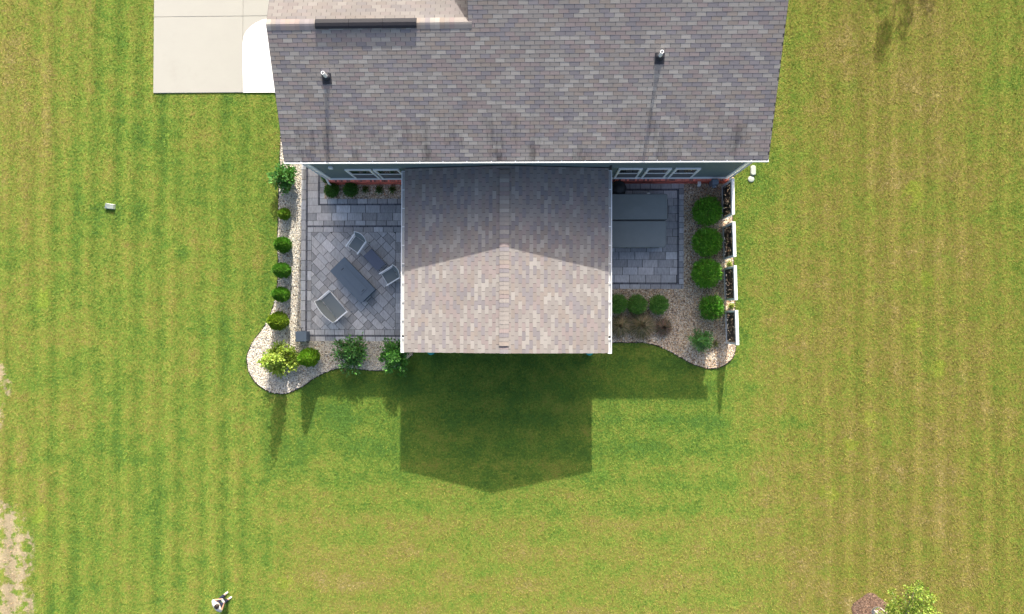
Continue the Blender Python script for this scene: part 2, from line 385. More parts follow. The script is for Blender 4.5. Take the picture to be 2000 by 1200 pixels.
# driveway slabs with joints
jx, jy = at(475, 100).x, at(400, 33.5).y
mb = MB()
for a, b in ((DRIVE[0], jx-.006), (jx+.006, DRIVE[1])):
    for c0, c1 in ((DRIVE[2], jy-.006), (jy+.006, jy+3.4), (jy+3.412, 22)): mb.cbox(a, b, c0, c1, -.02, .045, .008)
mb.box(DRIVE[0]+.02, DRIVE[1], DRIVE[2]+.02, 22, -.02, .02)
mb.build('driveway', M_CONC, kind='structure', col=False)
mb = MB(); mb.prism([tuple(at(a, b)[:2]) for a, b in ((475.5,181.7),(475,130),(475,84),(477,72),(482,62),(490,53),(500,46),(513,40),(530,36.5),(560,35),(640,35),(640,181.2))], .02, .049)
mb.build('driveway_glare', M_GLARE, kind='structure', col=False)  # bright patch of reflected light, painted as a white sheet over the slabs

# ------------------------------------------------------------------ pavers
def clip(poly, x0, x1, y0, y1):
    for ax, lim, sg in ((0,x0,1),(0,x1,-1),(1,y0,1),(1,y1,-1)):
        out = []
        for i in range(len(poly)):
            a, b = poly[i], poly[(i+1) % len(poly)]; da, db = sg*(a[ax]-lim), sg*(b[ax]-lim)
            if da >= 0: out.append(a)
            if (da >= 0) != (db >= 0): k = da/(da-db); out.append((a[0]+(b[0]-a[0])*k, a[1]+(b[1]-a[1])*k))
        poly = out
        if len(poly) < 3: return []
    return poly
def pcol(lo=.31, hi=.56):
    g = rnd.uniform(lo, hi); k = rnd.random()
    return (g*(.955+.05*k), g*.985, g*(1.04-.05*k))
def paver(mb, poly, gap=.0085, z=.035, col=None):
    c = (sum(p[0] for p in poly)/len(poly), sum(p[1] for p in poly)/len(poly))
    q = []
    for p in poly:
        d = math.hypot(p[0]-c[0], p[1]-c[1]) or 1; k = max(0, 1-gap*1.3/d); q.append((c[0]+(p[0]-c[0])*k, c[1]+(p[1]-c[1])*k))
    mb.col = col or pcol(); zz = z + rnd.uniform(-.002, .002); mb.prism(q, .0, zz)
def course(mb, x0, x1, y0, y1, L, along='x', off=0.0, dark=False, vary=0.0):
    a, b = (x0, x1) if along == 'x' else (y0, y1); u = a - off
    while u < b - .01:
        l = L*(1+rnd.uniform(-vary, vary)); s, e = max(u, a), min(u+l, b); u += l
        if e - s < .03: continue
        r = [(s,y0),(e,y0),(e,y1),(s,y1)] if along == 'x' else [(x0,s),(x1,s),(x1,e),(x0,e)]
        g = rnd.uniform(.12, .17)
        paver(mb, r, col=(g*.95, g*.98, g*1.15) if dark else None)
mb = MB()
X = lambda px: at(px, 530).x
Yl = lambda py: at(690, py).y
x0, x5 = LPATIO[0], LPATIO[1]; yb, yt = LPATIO[2], at(600, 300).y
xa, xb, xc = X(597.3), X(600.6), X(608.6)
ytop = yt
course(mb, x0, xa, yb, ytop, .40, 'y')                          # outer course
course(mb, xa, xb, Yl(654.6), ytop, .30, 'y', dark=True)        # dark band, left
course(mb, xa, x5, yb, Yl(657.7), .40, 'x')                     # bottom course
course(mb, xa, x5, Yl(657.7), Yl(654.6), .30, 'x', dark=True)
course(mb, xb, x5, Yl(654.6), Yl(644), .40, 'x', .1)
course(mb, xb, xc, Yl(644), Yl(454), .40, 'y', .07)
course(mb, xb, x5, Yl(454), Yl(444), .40, 'x', .17)
course(mb, xb, x5, Yl(444), Yl(441), .30, 'x', dark=True)
course(mb, xb, x5, Yl(441), Yl(431.5), .42, 'x', .2)
course(mb, xb, x5, Yl(431.5), Yl(416.5), .60, 'x', .25, vary=.05)
course(mb, xb, x5, Yl(416.5), Yl(401.5), .60, 'x', .05, vary=.05)
course(mb, X(624.2), x5, Yl(401.5), Yl(398.7), .30, 'x', dark=True)
course(mb, X(621), X(624.2), Yl(401.5), ytop, .30, 'y', dark=True)
course(mb, X(624.2), x5, Yl(398.7), Yl(388.6), .40, 'x', .1)
course(mb, X(624.2), X(634), Yl(388.6), ytop, .22, 'y')
course(mb, xb, X(621), Yl(401.5), ytop, .29, 'y')
# inner field laid on the diagonal
xr = X(772.5)
course(mb, xr, x5, Yl(644), Yl(454), .40, 'y', .15)
fx0, fx1, fy0, fy1 = xc, xr, Yl(644), Yl(454)
D = R_(-45.5); e1 = (math.cos(D), math.sin(D)); e2 = (-math.sin(D), math.cos(D))
cx, cy = (fx0+fx1)/2, (fy0+fy1)/2
v = -3.6; widths = [.27, .27, .20, .27, .33]; j = 0
while v < 3.6:
    wd = widths[j % 5]; j += 1; u = -3.8 + rnd.uniform(0, .5)
    while u < 3.8:
        l = rnd.choice([.28, .40, .40, .52])
        q = [(u,v),(u+l,v),(u+l,v+wd),(u,v+wd)]; q = [(cx+a*e1[0]+b*e2[0], cy+a*e1[1]+b*e2[1]) for a, b in q]
        q = clip(q, fx0, fx1, fy0, fy1)
        if len(q) >= 3:
            ar = abs(sum(q[i][0]*q[(i+1)%len(q)][1]-q[(i+1)%len(q)][0]*q[i][1] for i in range(len(q))))/2
            if ar > .003: paver(mb, q)
        u += l
    v += wd
# right patio
Xr = lambda px: at(px, 480).x
Yr = lambda py: at(1260, py).y
ra, rb = Xr(1322.4), Xr(1325.8); x0r, x1r = RPATIO[0], RPATIO[1]
course(mb, x0r, x1r, RPATIO[2], Yr(555.6), .40, 'x')
course(mb, x0r, rb, Yr(555.6), Yr(552.4), .30, 'x', dark=True)
course(mb, rb, x1r, Yr(555.6), Yr(358), .22, 'y')
course(mb, ra, rb, Yr(552.4), Yr(369.4), .30, 'y', dark=True)
course(mb, x0r, rb, Yr(372.5), Yr(369.4), .30, 'x', dark=True)
course(mb, x0r, rb, Yr(369.4), Yr(358), .40, 'x')
yy = Yr(552.4); k = 0
while yy < Yr(372.5) - .02:
    y2 = min(yy+.30, Yr(372.5)); course(mb, x0r, ra, yy, y2, .60, 'x', (.0, .32, .12, .45)[k % 4], vary=.04); yy = y2; k += 1
# porch floor joins both patios
course(mb, x5, x0r, at(900, 668).y, 5.12, .6, 'x')
mb.col = (.05, .05, .05)
mb.box(x0+.01, x5, yb+.01, ytop, -.02, .012); mb.box(x0r, x1r-.01, RPATIO[2]+.01, 5.1, -.02, .0125)
po = mb.build('patio', M_PAVER, kind='structure')

# ------------------------------------------------------------------ gravel beds
ICO_V = []; 
g_ = (1+5**.5)/2
ICO_V = np.array([(-1,g_,0),(1,g_,0),(-1,-g_,0),(1,-g_,0),(0,-1,g_),(0,1,g_),(0,-1,-g_),(0,1,-g_),(g_,0,-1),(g_,0,1),(-g_,0,-1),(-g_,0,1)], np.float32); ICO_V /= np.linalg.norm(ICO_V[0])
ICO_F = np.array([(0,11,5),(0,5,1),(0,1,7),(0,7,10),(0,10,11),(1,5,9),(5,11,4),(11,10,2),(10,7,6),(7,1,8),(3,9,4),(3,4,2),(3,2,6),(3,6,8),(3,8,9),(4,9,5),(2,4,11),(6,2,10),(8,6,7),(9,8,1)], np.int32)
def stones(name, poly, dens, pal, wts, label, bad=()):
    p = np.array(poly); lo, hi = p.min(0), p.max(0); n = int((hi-lo).prod()*dens)
    Q = np.stack([NPR.uniform(lo[0], hi[0], n), NPR.uniform(lo[1], hi[1], n)], 1)
    k = in_poly(Q, poly)
    for r in bad: k &= ~in_rect(Q, r, -.01)
    Q = Q[k]; n = len(Q)
    s = NPR.uniform(.010, .024, n)*NPR.uniform(.8, 1.25, n); az = NPR.uniform(0, 6.28, n)
    sh = NPR.uniform(.7, 1.35, (n, 12, 1)).astype(np.float32)
    V = ICO_V[None]*sh*s[:,None,None]; V[:,:,0] *= NPR.uniform(1.0, 1.6, n)[:,None]; V[:,:,2] *= .62
    ca, sa = np.cos(az)[:,None], np.sin(az)[:,None]
    x = V[:,:,0]*ca - V[:,:,1]*sa; y = V[:,:,0]*sa + V[:,:,1]*ca
    V = np.stack([x+Q[:,0,None], y+Q[:,1,None], V[:,:,2]+(.006+s*.45+NPR.uniform(0,.012,n))[:,None]], 2)
    F_ = (ICO_F[None]+(np.arange(n)*12)[:,None,None]).reshape(-1,3)
    ci = NPR.choice(len(pal), n, p=np.array(wts)/sum(wts)); col = np.array(pal)[ci]*NPR.uniform(.78, 1.22, (n,1))
    o = mesh_np(name, V.reshape(-1,3), F_, M_STONE, col=np.repeat(col, 12, 0), smooth=False, kind='stuff'); o['label'] = label
PAL = [(.60,.54,.43),(.68,.64,.56),(.37,.36,.335),(.47,.38,.26),(.24,.185,.13),(.55,.50,.42)]
stones('gravel', LBED, 2300, PAL, [5,5,3,1.6,.7,4], 'pale river gravel of the left garden bed', [LPATIO])
PAL2 = [(.68,.57,.42),(.80,.73,.61),(.40,.36,.31),(.57,.40,.245),(.29,.19,.12),(.64,.53,.40)]
stones('gravel', RBED, 2100, PAL2, [4,1.6,2.4,4,2.6,3], 'tan and brown river gravel of the right garden bed', [RPATIO])
stones('gravel', SBED, 2100, PAL2, [4,2.2,2,3.2,1.8,3], 'mixed gravel in the small bed under the left windows')
for nm, bed, z in (('gravel_bed', LBED, .008), ('gravel_bed', RBED, .0085), ('gravel_bed', SBED, .0155)):
    mb = MB(); n = len(bed); mb.add([(p[0], p[1], z) for p in bed], [tuple(range(n))]); mb.build(nm, M_GRAVELBASE, kind='structure', col=False)

def strip(name, pts, label, w=.035, z=.05):
    pts = [Vector(p) for p in pts]; vs = []; n = len(pts)
    for i, p in enumerate(pts):
        t_ = (pts[min(i+1,n-1)]-pts[max(i-1,0)]).normalized(); nn = Vector((-t_.y, t_.x))
        for sgn, zz in ((1,-.02),(1,z),(-1,z),(-1,-.02)): q = p+nn*sgn*w/2; vs.append((q.x, q.y, zz))
    fs = []
    for i in range(n-1):
        for k in range(3): fs.append((i*4+k, i*4+k+1, i*4+4+k+1, i*4+4+k))
    fs += [(0,1,2,3), tuple(4*(n-1)+k for k in (3,2,1,0))]
    o = mesh_np(name, vs, fs, M_EDGE); tag(o, label, 'edging')
def sub(bed, pa, pb):
    a = min(range(len(bed)), key=lambda i: (Vector(bed[i])-Vector(at(*pa)[:2])).length); b = min(range(len(bed)), key=lambda i: (Vector(bed[i])-Vector(at(*pb)[:2])).length)
    return bed[a:b+1] if a <= b else bed[a:]+bed[:b+1]
strip('garden_edging', sub(LBED, (549,252), (812,680)), 'thin dark edging strip curving round the left gravel bed', .03, .035)
strip('garden_edging', sub(RBED, (1177,671), (1436,336)), 'thin dark edging strip curving round the right gravel bed', .03, .035)

# ------------------------------------------------------------------ house
EZ, SL = 4.82, .44                      # eave height at the shingle edge, slope
EY = at(1000, 312.5, 4.82).y            # shingle edge
XL, XR = -8.43, 7.475                   # rakes
RY = 8.9
for _ in range(8): RY = at(700, 46, EZ+SL*(RY-EY)).y     # ridge of the low wing
RZ = EZ + SL*(RY-EY)
XM = -2.16                              # where the tall part begins
RY2 = 14.5; RZ2 = EZ + SL*(RY2-EY)
WY = 5.24; WXL, WXR = -8.06, 7.18
house = empty('house', (-.4, WY, 0), 0, 'house with mottled shingle roof, blue gray siding and low red brick base', 'house')
zr = lambda y: EZ + SL*(y-EY)
# walls: siding boards
def lap(mb, x0, x1, y, z0, z1, axis='x', out=-1):
    z = z0
    while z < z1-.01:
        t_ = min(z+.17, z1)
        if axis == 'x':
            ys = sorted((y, y-out*.05)); p = [(x0,ys[0],z),(x1,ys[0],z),(x1,ys[1],z),(x0,ys[1],z)]
            q = [(x0,ys[0]+.016,t_),(x1,ys[0]+.016,t_),(x1,ys[1],t_),(x0,ys[1],t_)]
        else:
            a, b = y, y-out*.05
            xo, xi = (a, b)
            p = [(xo,x0,z),(xo,x1,z),(xi,x1,z),(xi,x0,z)]; o2 = xo-out*.016
            q = [(o2,x0,t_),(o2,x1,t_),(xi,x1,t_),(xi,x0,t_)]
            if out < 0: p = p[::-1]; q = q[::-1]
        mb.hexa([Vector(v) for v in p+q]); z = t_
mb = MB()
lap(mb, WXL, WXR, WY, .84, 4.72)
lap(mb, WY+.03, 15.3, WXL, .84, 4.72, 'y', -1)
lap(mb, WY+.03, 23, WXR, .84, 4.72, 'y', 1)
mb.box(WXL+.06, WXR-.06, WY+.06, 15.3, .02, 4.62)
mb.box(XM+.25, WXR-.06, 15.3, 23, .02, 4.7)
for x, y0, y1, yr_ in ((WXL+.03, EY+.2, 15.3, RY), (WXR-.05, EY+.2, 2*RY2-EY-.2, RY2), (XM+.22, RY, 2*RY2-RY, RY2)):   # gable walls
    zt = zr(yr_)-.12
    b0 = 4.7 if x != XM+.22 else RZ-.3
    zz = lambda yy: (zr(yy) if yy <= yr_ else (RZ-.31*(yy-RY) if yr_ == RY else zr(2*yr_-yy))) - .12
    mb.add([(x,y0,b0),(x,yr_,b0),(x,y1,b0),(x,y1,max(zz(y1),b0)),(x,yr_,zt),(x,y0,max(zz(y0),b0)),
            (x+.03,y0,b0),(x+.03,yr_,b0),(x+.03,y1,b0),(x+.03,y1,max(zz(y1),b0)),(x+.03,yr_,zt),(x+.03,y0,max(zz(y0),b0))],
           [(0,1,4,5),(1,2,3,4),(11,10,7,6),(10,9,8,7),(0,5,11,6),(5,4,10,11),(4,3,9,10),(3,2,8,9)])
mb.build('wall', M_SIDING, house, col=False)
# brick base
mb = MB(); bz = .76
def bricks_face(x0, x1, y, thick=.10):
    n = int((x1-x0)/.215); w_ = (x1-x0)/n
    for r in range(9):
        for i in range(-1, n+1):
            a = x0+i*w_+(w_/2 if r % 2 else 0); b = a+w_-.011; a, b = max(a, x0), min(b, x1)
            if b-a < .03: continue
            k = rnd.uniform(.75, 1.2); mb.col = (.80*k, .19*k, .135*k) if rnd.random() > .18 else (.42*k, .12*k, .09*k)
            mb.box(a, b, y, y+thick, r*.075, r*.075+.064)
    m = int((x1-x0)/.076)                                   # soldier sill course, sloping outward
    for i in range(m):
        a = x0+i*.076; k = rnd.uniform(.7, 1.25); mb.col = (.82*k, .21*k, .15*k) if rnd.random() > .3 else (.30*k, .10*k, .08*k)
        mb.hexa([Vector(p) for p in ((a,y-.012,.675),(a+.065,y-.012,.675),(a+.065,y+thick+.03,.675),(a,y+thick+.03,.675),(a,y-.012,.735),(a+.065,y-.012,.735),(a+.065,y+thick+.03,.775),(a,y+thick+.03,.775))])
    mb.col = (.36, .33, .30); mb.box(x0, x1, y+.008, y+thick, 0, .675); mb.hexa([Vector(p) for p in ((x0,y-.008,.68),(x1,y-.008,.68),(x1,y+thick+.03,.68),(x0,y+thick+.03,.68),(x0,y-.008,.728),(x1,y-.008,.728),(x1,y+thick+.03,.768),(x0,y+thick+.03,.768))])
bricks_face(WXL-.02, WXR+.02, WY-.10)
mb.col = (.22, .06, .045); mb.box(WXL-.1, WXL-.02, WY-.10, 15.3, 0, .74); mb.box(WXR+.02, WXR+.1, WY-.10, 23, 0, .74)
mb.build('brick_base', M_BRICK, house)
# white trim: water table, corner boards
mb = MB()
mb.box(WXL-.02, WXR+.02, WY-.055, WY+.02, .78, .86); 
o = mb.build('sill_trim', M_WHITE, house, col=False)
for xa_, xb_ in ((WXL-.025, WXL+.10), (WXR-.10, WXR+.025)):
    mb = MB(); mb.box(xa_, xb_, WY-.03, WY+.09, .862, 4.72); mb.build('corner_board', M_WHITE, house, col=False)
mb = MB(); mb.box(XL+.02, XR-.02, EY+.04, WY+.01, 4.62, 4.66)
mb.build('soffit', M_SOFFIT, house, col=False)

# shingle colours
def scol(light=.10, scale=1.0, grey=.12):
    k = rnd.random()
    if k < .17: c = (.318, .296, .268)
    elif k < .36: c = (.252, .206, .195)
    elif k < .54: c = (.205, .188, .196)
    elif k < .66: c = (.256, .216, .186)
    else: c = (.254, .230, .210)
    m_ = sum(c)/3; c = tuple((1-grey)*v+grey*w for v, w in zip(c, (.244, .229, .222)))
    g = rnd.uniform(.93, 1.07)*scale
    return tuple(v*g for v in c)
def tabs(mb, origin, du, dv, U, nrows, L=.308, ex=.128, clipu=None, scale=1.0, grey=.12):
    """origin at the eave, du along the eave, dv up the slope (unit vectors); three-tab shingles with cutouts"""
    o = Vector(origin); du = Vector(du).normalized(); dv = Vector(dv).normalized(); nn = du.cross(dv).normalized()
    if nn.z < 0: nn = -nn
    for r in range(nrows):
        u = -L*(.5 if r % 2 else 0) + rnd.uniform(-.012, .012)
        streak = rnd.random()
        while u < U:
            a, b = max(u, 0)+.007, min(u+L, U)-.007; u += L
            if clipu:
                lo, hi = clipu(r); a, b = max(a, lo), min(b, hi)
            if b-a < .03: continue
            mb.col = scol(scale=scale, grey=grey)
            w_ = rnd.uniform(-.002, .002)
            p0 = o+du*a+dv*(r*ex+w_); p1 = o+du*b+dv*(r*ex+w_); p2 = o+du*b+dv*(r*ex+ex+.02); p3 = o+du*a+dv*(r*ex+ex+.02)
            hgt = .005+rnd.uniform(0, .002)
            mb.hexa([p0, p1, p2-nn*.003, p3-nn*.003, p0+nn*hgt, p1+nn*hgt, p2+nn*.0015, p3+nn*.0015] if True else None)
roofc = (.075, .068, .068)
dvf = Vector((0, 1, SL)); cs = 1/math.hypot(1, SL)
mb = MB(); mb.col = roofc
def deck(mb, quad, th=.05):
    q = [Vector(p) for p in quad]; n_ = (q[1]-q[0]).cross(q[3]-q[0]).normalized()
    if n_.z < 0: n_ = -n_
    mb.hexa([p-n_*th for p in q]+q)
deck(mb, [(XL, EY, EZ), (XR, EY, EZ), (XR, RY, RZ), (XL, RY, RZ)])
deck(mb, [(XM, RY, RZ), (XR, RY, RZ), (XR, RY2, RZ2), (XM, RY2, RZ2)])
BY, BS = 15.6, .31; BZ = RZ-BS*(BY-RY)
deck(mb, [(XL, RY, RZ), (XM+.15, RY, RZ), (XM+.15, BY, BZ), (XL, BY, BZ)])
deck(mb, [(XM, RY2, RZ2), (XR, RY2, RZ2), (XR, 2*RY2-EY, EZ), (XM, 2*RY2-EY, EZ)])
n1_ = int((RY-EY)/cs/.128)
tabs(mb, (XL, EY-.02, EZ-.01), (1,0,0), dvf, XR-XL, n1_, scale=1.1, grey=.14)
y1_ = EY-.02+n1_*.128*cs; z1_ = EZ-.01+n1_*.128*cs*SL
tabs(mb, (XM, y1_, z1_), (1,0,0), dvf, XR-XM, int((12.9-y1_)/cs/.128), scale=1.1, grey=.14)
roof = mb.build('roof', M_SHINGLE2, house)
mb = MB()
tabs(mb, (XL, BY, BZ), (1,0,0), Vector((0,-1,BS)), XM+.12-XL, int((BY-RY)*math.hypot(1,BS)/.128), scale=.80, grey=.65)
mb.build('back_slope', M_SHINGLE, roof)
# ridge cap shingles of the low wing
mb = MB(); x = XL
while x < XM+.1:
    for k, sg in enumerate((-1, 1)):
        pass
    mb.col = scol(scale=1.05); x2 = min(x+.15, XM+.12)
    prof = [(-.17, -.17*SL+.010), (-.06, -.06*SL+.018), (0, .014), (.06, -.06*.31+.018), (.17, -.17*.31+.012)]
    vs = [(x, RY+a, RZ+b+.003) for a, b in prof]+[(x2-.003, RY+a, RZ+b) for a, b in prof]
    vs += [(p[0], p[1], p[2]-.03) for p in vs]
    fs = [(i, i+1, 5+i+1, 5+i) for i in range(4)]+[(10,15,5,0)[::-1], (4,9,19,14)[::-1]]
    mb.add(vs, fs); x = x2
mb.build('ridge_cap', M_SHINGLE, roof)
# black ridge vent
mb = MB(); a, b = at(614, 40, RZ+.08).x, at(813, 40, RZ+.08).x
for k in range(3):
    xa_, xb_ = a+(b-a)*k/3+.004, a+(b-a)*(k+1)/3-.004
    prof = [(-.14,-.075),(-.145,-.02),(-.09,.012),(0,.04),(.09,.012),(.145,-.02),(.14,-.075)]
    vs = [(xa_, RY+p, RZ+q+.035) for p, q in prof]+[(xb_, RY+p, RZ+q+.035) for p, q in prof]
    mb.add(vs, [(i, i+1, 7+i+1, 7+i) for i in range(6)]+[(0,1,2,3,4,5,6), (13,12,11,10,9,8,7)])
mb.build('ridge_vent', M_VENTMETAL, roof, col=False)
# plumbing vents
for px, py in ((638, 151), (1288.5, 111)):
    q = at(px, py, 6.0)
    for _ in range(6): q = at(px, py, zr(q.y))
    mb = MB(); mb.tube([q-Vector((0,0,.1)), q+Vector((0,0,.44))], .055, 14, cap=False); mb.tube([q+Vector((0,0,.43)), q+Vector((0,0,.05))], .040, 14, cap=False)
    mb.lathe([(.040,.44),(.055,.44)], q, 14)
    mb.f = mb.f[:-2]
    vp = mb.build('vent_pipe', M_PVC, roof, smooth=True, col=False)
    mb = MB(); Mx = Matrix.Translation(q) @ Matrix.Rotation(math.atan(SL), 4, 'X')
    mb.box(-.15, .15, -.22, .12, .008, .014, Mx); mb.lathe([(.12,.014),(.095,.05),(.07,.09),(.06,.11)], (0,0,0), 16, Mx); mb.build('flashing', M_RUBBER, roof, col=False)
# gutter
GY0, GY1 = at(1000, 317.6, 4.8).y, EY+.02
mb = MB(); gx0, gx1 = XL-.005, XR+.005
mb.box(gx0, gx1, GY0-.012, GY0+.022, 4.69, 4.80); mb.box(gx0, gx0+.012, GY0+.022, GY1, 4.70, 4.80); mb.box(gx1-.012, gx1, GY0+.022, GY1, 4.70, 4.80)
mb.box(gx0, gx1, GY1, GY1+.02, 4.62, 4.79)
gut = mb.build('gutter', M_GUTTER, house, col=False)
mb = MB(); mb.box(at(592,316,4.7).x, at(1168,316,4.7).x, GY0+.022, GY1, 4.705, 4.715); mb.build('gutter_floor', M_GUTTERIN, gut, col=False)
mb = MB(); mb.box(gx0+.012, at(592,316,4.7).x-.002, GY0+.022, GY1, 4.705, 4.715); mb.build('gutter_floor', M_GUTTERBRIGHT, gut, col=False)
mb = MB(); mb.box(at(1168,316,4.7).x+.002, gx1-.012, GY0+.022, GY1, 4.705, 4.715); mb.build('gutter_floor', M_GUTTERBRIGHT, gut, col=False)
x = gx0+.55
while x < gx1-.3:
    mb = MB(); mb.box(x, x+.03, GY0+.023, GY1, 4.785, 4.797); mb.build('gutter_hanger', M_WHITE, gut, col=False); x += rnd.uniform(.74, .82)
for px in (584.5, 1473.5):
    mb = MB(); q = at(px, 315.5, 4.72); mb.lathe([(.038,.0),(.038,.004)], (q.x, (GY0+GY1)/2+.015, 4.716), 14); mb.build('outlet_hole', M_BLACK, gut, col=False)
# downspout along left corner
for sgn, xw in ((-1, WXL-.06), (1, WXR+.06)):
    mb = MB()
    def rect_run(pts, w_=.038):
        mb.tube(pts, w_, 4)
    xe = (at(584.5, 315.5, 4.72).x if sgn < 0 else at(1473.5, 315.5, 4.72).x)
    rect_run([(xe, (GY0+GY1)/2+.015, 4.70), (xe, (GY0+GY1)/2+.015, 4.62), (xw+sgn*(-.01), WY-.055, 4.45), (xw+sgn*(-.01), WY-.055, 1.0), (xw+.03, WY-.19, .72), (xw+.03, WY-.19, .18), (xw+.18 if sgn < 0 else xw-.06, WY-.42, .08)])
    mb.build('downspout', M_WHITE, house, col=False)
# dryer vent hood
q = at(646, 324, 3.0); q.y = WY
mb = MB(); mb.cbox(at(641.5,324,3.1).x, at(649.5,324,3.1).x, WY-.09, WY-.0, 3.02, 3.16, .015); mb.build('wall_vent', M_WHITE, house, col=False)
# meter box, PVC outlets
q = at(1399.5, 351, 1.1); mb = MB(); mb.cbox(q.x-.13, q.x+.11, WY-.30, WY-.105, .45, 1.0, .02); mb.lathe([(.09,.0),(.09,.05),(.07,.09)], (0,0,0), 18, Matrix.Translation((q.x-.01, WY-.305, .78)) @ Matrix.Rotation(R_(90), 4, 'X')); mb.build('meter_box', M_METER, house, col=False)
for px, py in ((1363.5, 356), (1367, 362)):
    q = at(px, py, .45); mb = MB(); y_ = WY-.10
    mb.tube([(q.x, y_+.02, .50), (q.x, y_-.10, .50), (q.x, y_-.135, .49), (q.x+.005, y_-.15, .45), (q.x+.005, y_-.15, .33 if px < 1365 else .22)], .032, 12); mb.build('exhaust_pipe', M_PVC, house, smooth=True, col=False)
# windows
def zfrom(py, px): # height on the wall plane
    lo, hi = 0, 6
    for _ in range(40):
        m_ = (lo+hi)/2
        if at(px, py, m_).y > WY: lo = m_
        else: hi = m_
    return lo
wz1 = zfrom(328.9, 1230); wz0 = .86
def window(xa_, xb_):
    w_ = .065; y0 = WY-.045
    mb = MB(); mb.box(xa_, xb_, y0, WY+.03, wz1-.085, wz1); mb.box(xa_, xb_, y0-.02, WY+.03, wz0, wz0+.07); mb.box(xa_, xa_+w_, y0, WY+.03, wz0+.07, wz1-.085); mb.box(xb_-w_, xb_, y0, WY+.03, wz0+.07, wz1-.085)
    fr = mb.build('window', M_WHITE, house, col=False)
    zm = wz0+.07+(wz1-wz0-.155)*.50
    mb = MB(); mb.box(xa_+w_, xb_-w_, y0+.014, y0+.05, zm-.03, zm+.03)
    mb.box(xa_+w_, xa_+w_+.025, y0+.018, y0+.05, zm+.03, wz1-.085); mb.box(xb_-w_-.025, xb_-w_, y0+.018, y0+.05, zm+.03, wz1-.085); mb.build('sash', M_WHITE, fr, col=False)
    mb = MB(); mb.box(xa_+w_+.025, xb_-w_-.025, y0+.03, y0+.04, zm+.03, wz1-.085); mb.build('pane', M_GLASS, fr, col=False)
    mb = MB(); mb.box(xa_+w_, xb_-w_, y0+.022, y0+.03, wz0+.07, zm-.03); mb.build('insect_screen', M_SCREEN, fr, col=False)
for a, b in ((1208.5, 1255.7), (1264.7, 1312.7), (1320.2, 1369.7)): window(at(a, 328.8, wz1).x, at(b, 328.8, wz1).x)
for a, b in ((672.6, 723.4), (727.9, 778.5)): window(at(a, 330.5, wz1).x, at(b, 330.5, wz1).x)

# ------------------------------------------------------------------ porch (built on to the house)
PE, PR = 2.79, 3.27
pxl, pxr = at(783.3, 500, PE).x, at(1195.3, 500, PE).x
sxl, sxr = pxl+.135, pxr-.135
pxm = at(985, 500, PR).x; pyf = at(985, 689.5, 3.0).y; pyb = WY-.02
psl = (PR-PE)/(pxm-sxl); psr = (PR-PE)/(sxr-pxm)
mb = MB(); mb.col = roofc
deck(mb, [(sxl,pyf,PE),(pxm,pyf,PR),(pxm,pyb,PR),(sxl,pyb,PE)], .12)
deck(mb, [(sxr,pyb,PE),(pxm,pyb,PR),(pxm,pyf,PR),(sxr,pyf,PE)], .12)
Ly = pyb-pyf
tabs(mb, (sxl-.015, pyf-.015, PE), (0,1,0), Vector((1,0,psl)), Ly+.01, int((pxm-sxl)/.128), scale=1.01, grey=.25)
tabs(mb, (sxr+.015, pyf-.015, PE), (0,1,0), Vector((-1,0,psr)), Ly+.01, int((sxr-pxm)/.128), scale=1.01, grey=.25)
proof = mb.build('porch_roof', M_SHINGLE, house)
mb = MB(); y = pyf-.01
while y < pyb-.02:
    y2 = min(y+.15, pyb-.01); mb.col = scol(scale=1.06); sl_ = (psl+psr)/2
    prof = [(-.15, -.15*sl_+.004),(-.15, -.15*sl_+.014),(0,.014),(.15, -.15*sl_+.014),(.15, -.15*sl_+.004)]
    vs = [(pxm+a, y, PR+b+.003) for a, b in prof]+[(pxm+a, y2-.003, PR+b) for a, b in prof]
    mb.add(vs, [(i, i+1, 5+i+1, 5+i)[::-1] for i in range(4)]+[(0,1,2,3,4), (9,8,7,6,5)]); y = y2
mb.build('ridge_shingles', M_SHINGLE, proof)
mb = MB(); y = at(985, 676, PR).y; ye = at(985, 331, PR).y
while y < ye:
    y2 = min(y+.15, ye); mb.col = scol(scale=1.06); w_ = .17
    sl_ = (psl+psr)/2
    prof = [(-w_, -w_*sl_+.012),(-w_, -w_*sl_+.052),(0,.062),(w_, -w_*sl_+.052),(w_, -w_*sl_+.012)]
    vs = [(pxm+a, y, PR+b+.004) for a, b in prof]+[(pxm+a, y2-.006, PR+b-.003) for a, b in prof]
    mb.add(vs, [(i, i+1, 5+i+1, 5+i)[::-1] for i in range(4)]+[(0,1,2,3,4), (9,8,7,6,5)]); y = y2
mb.build('ridge_cap', M_SHINGLE, proof)
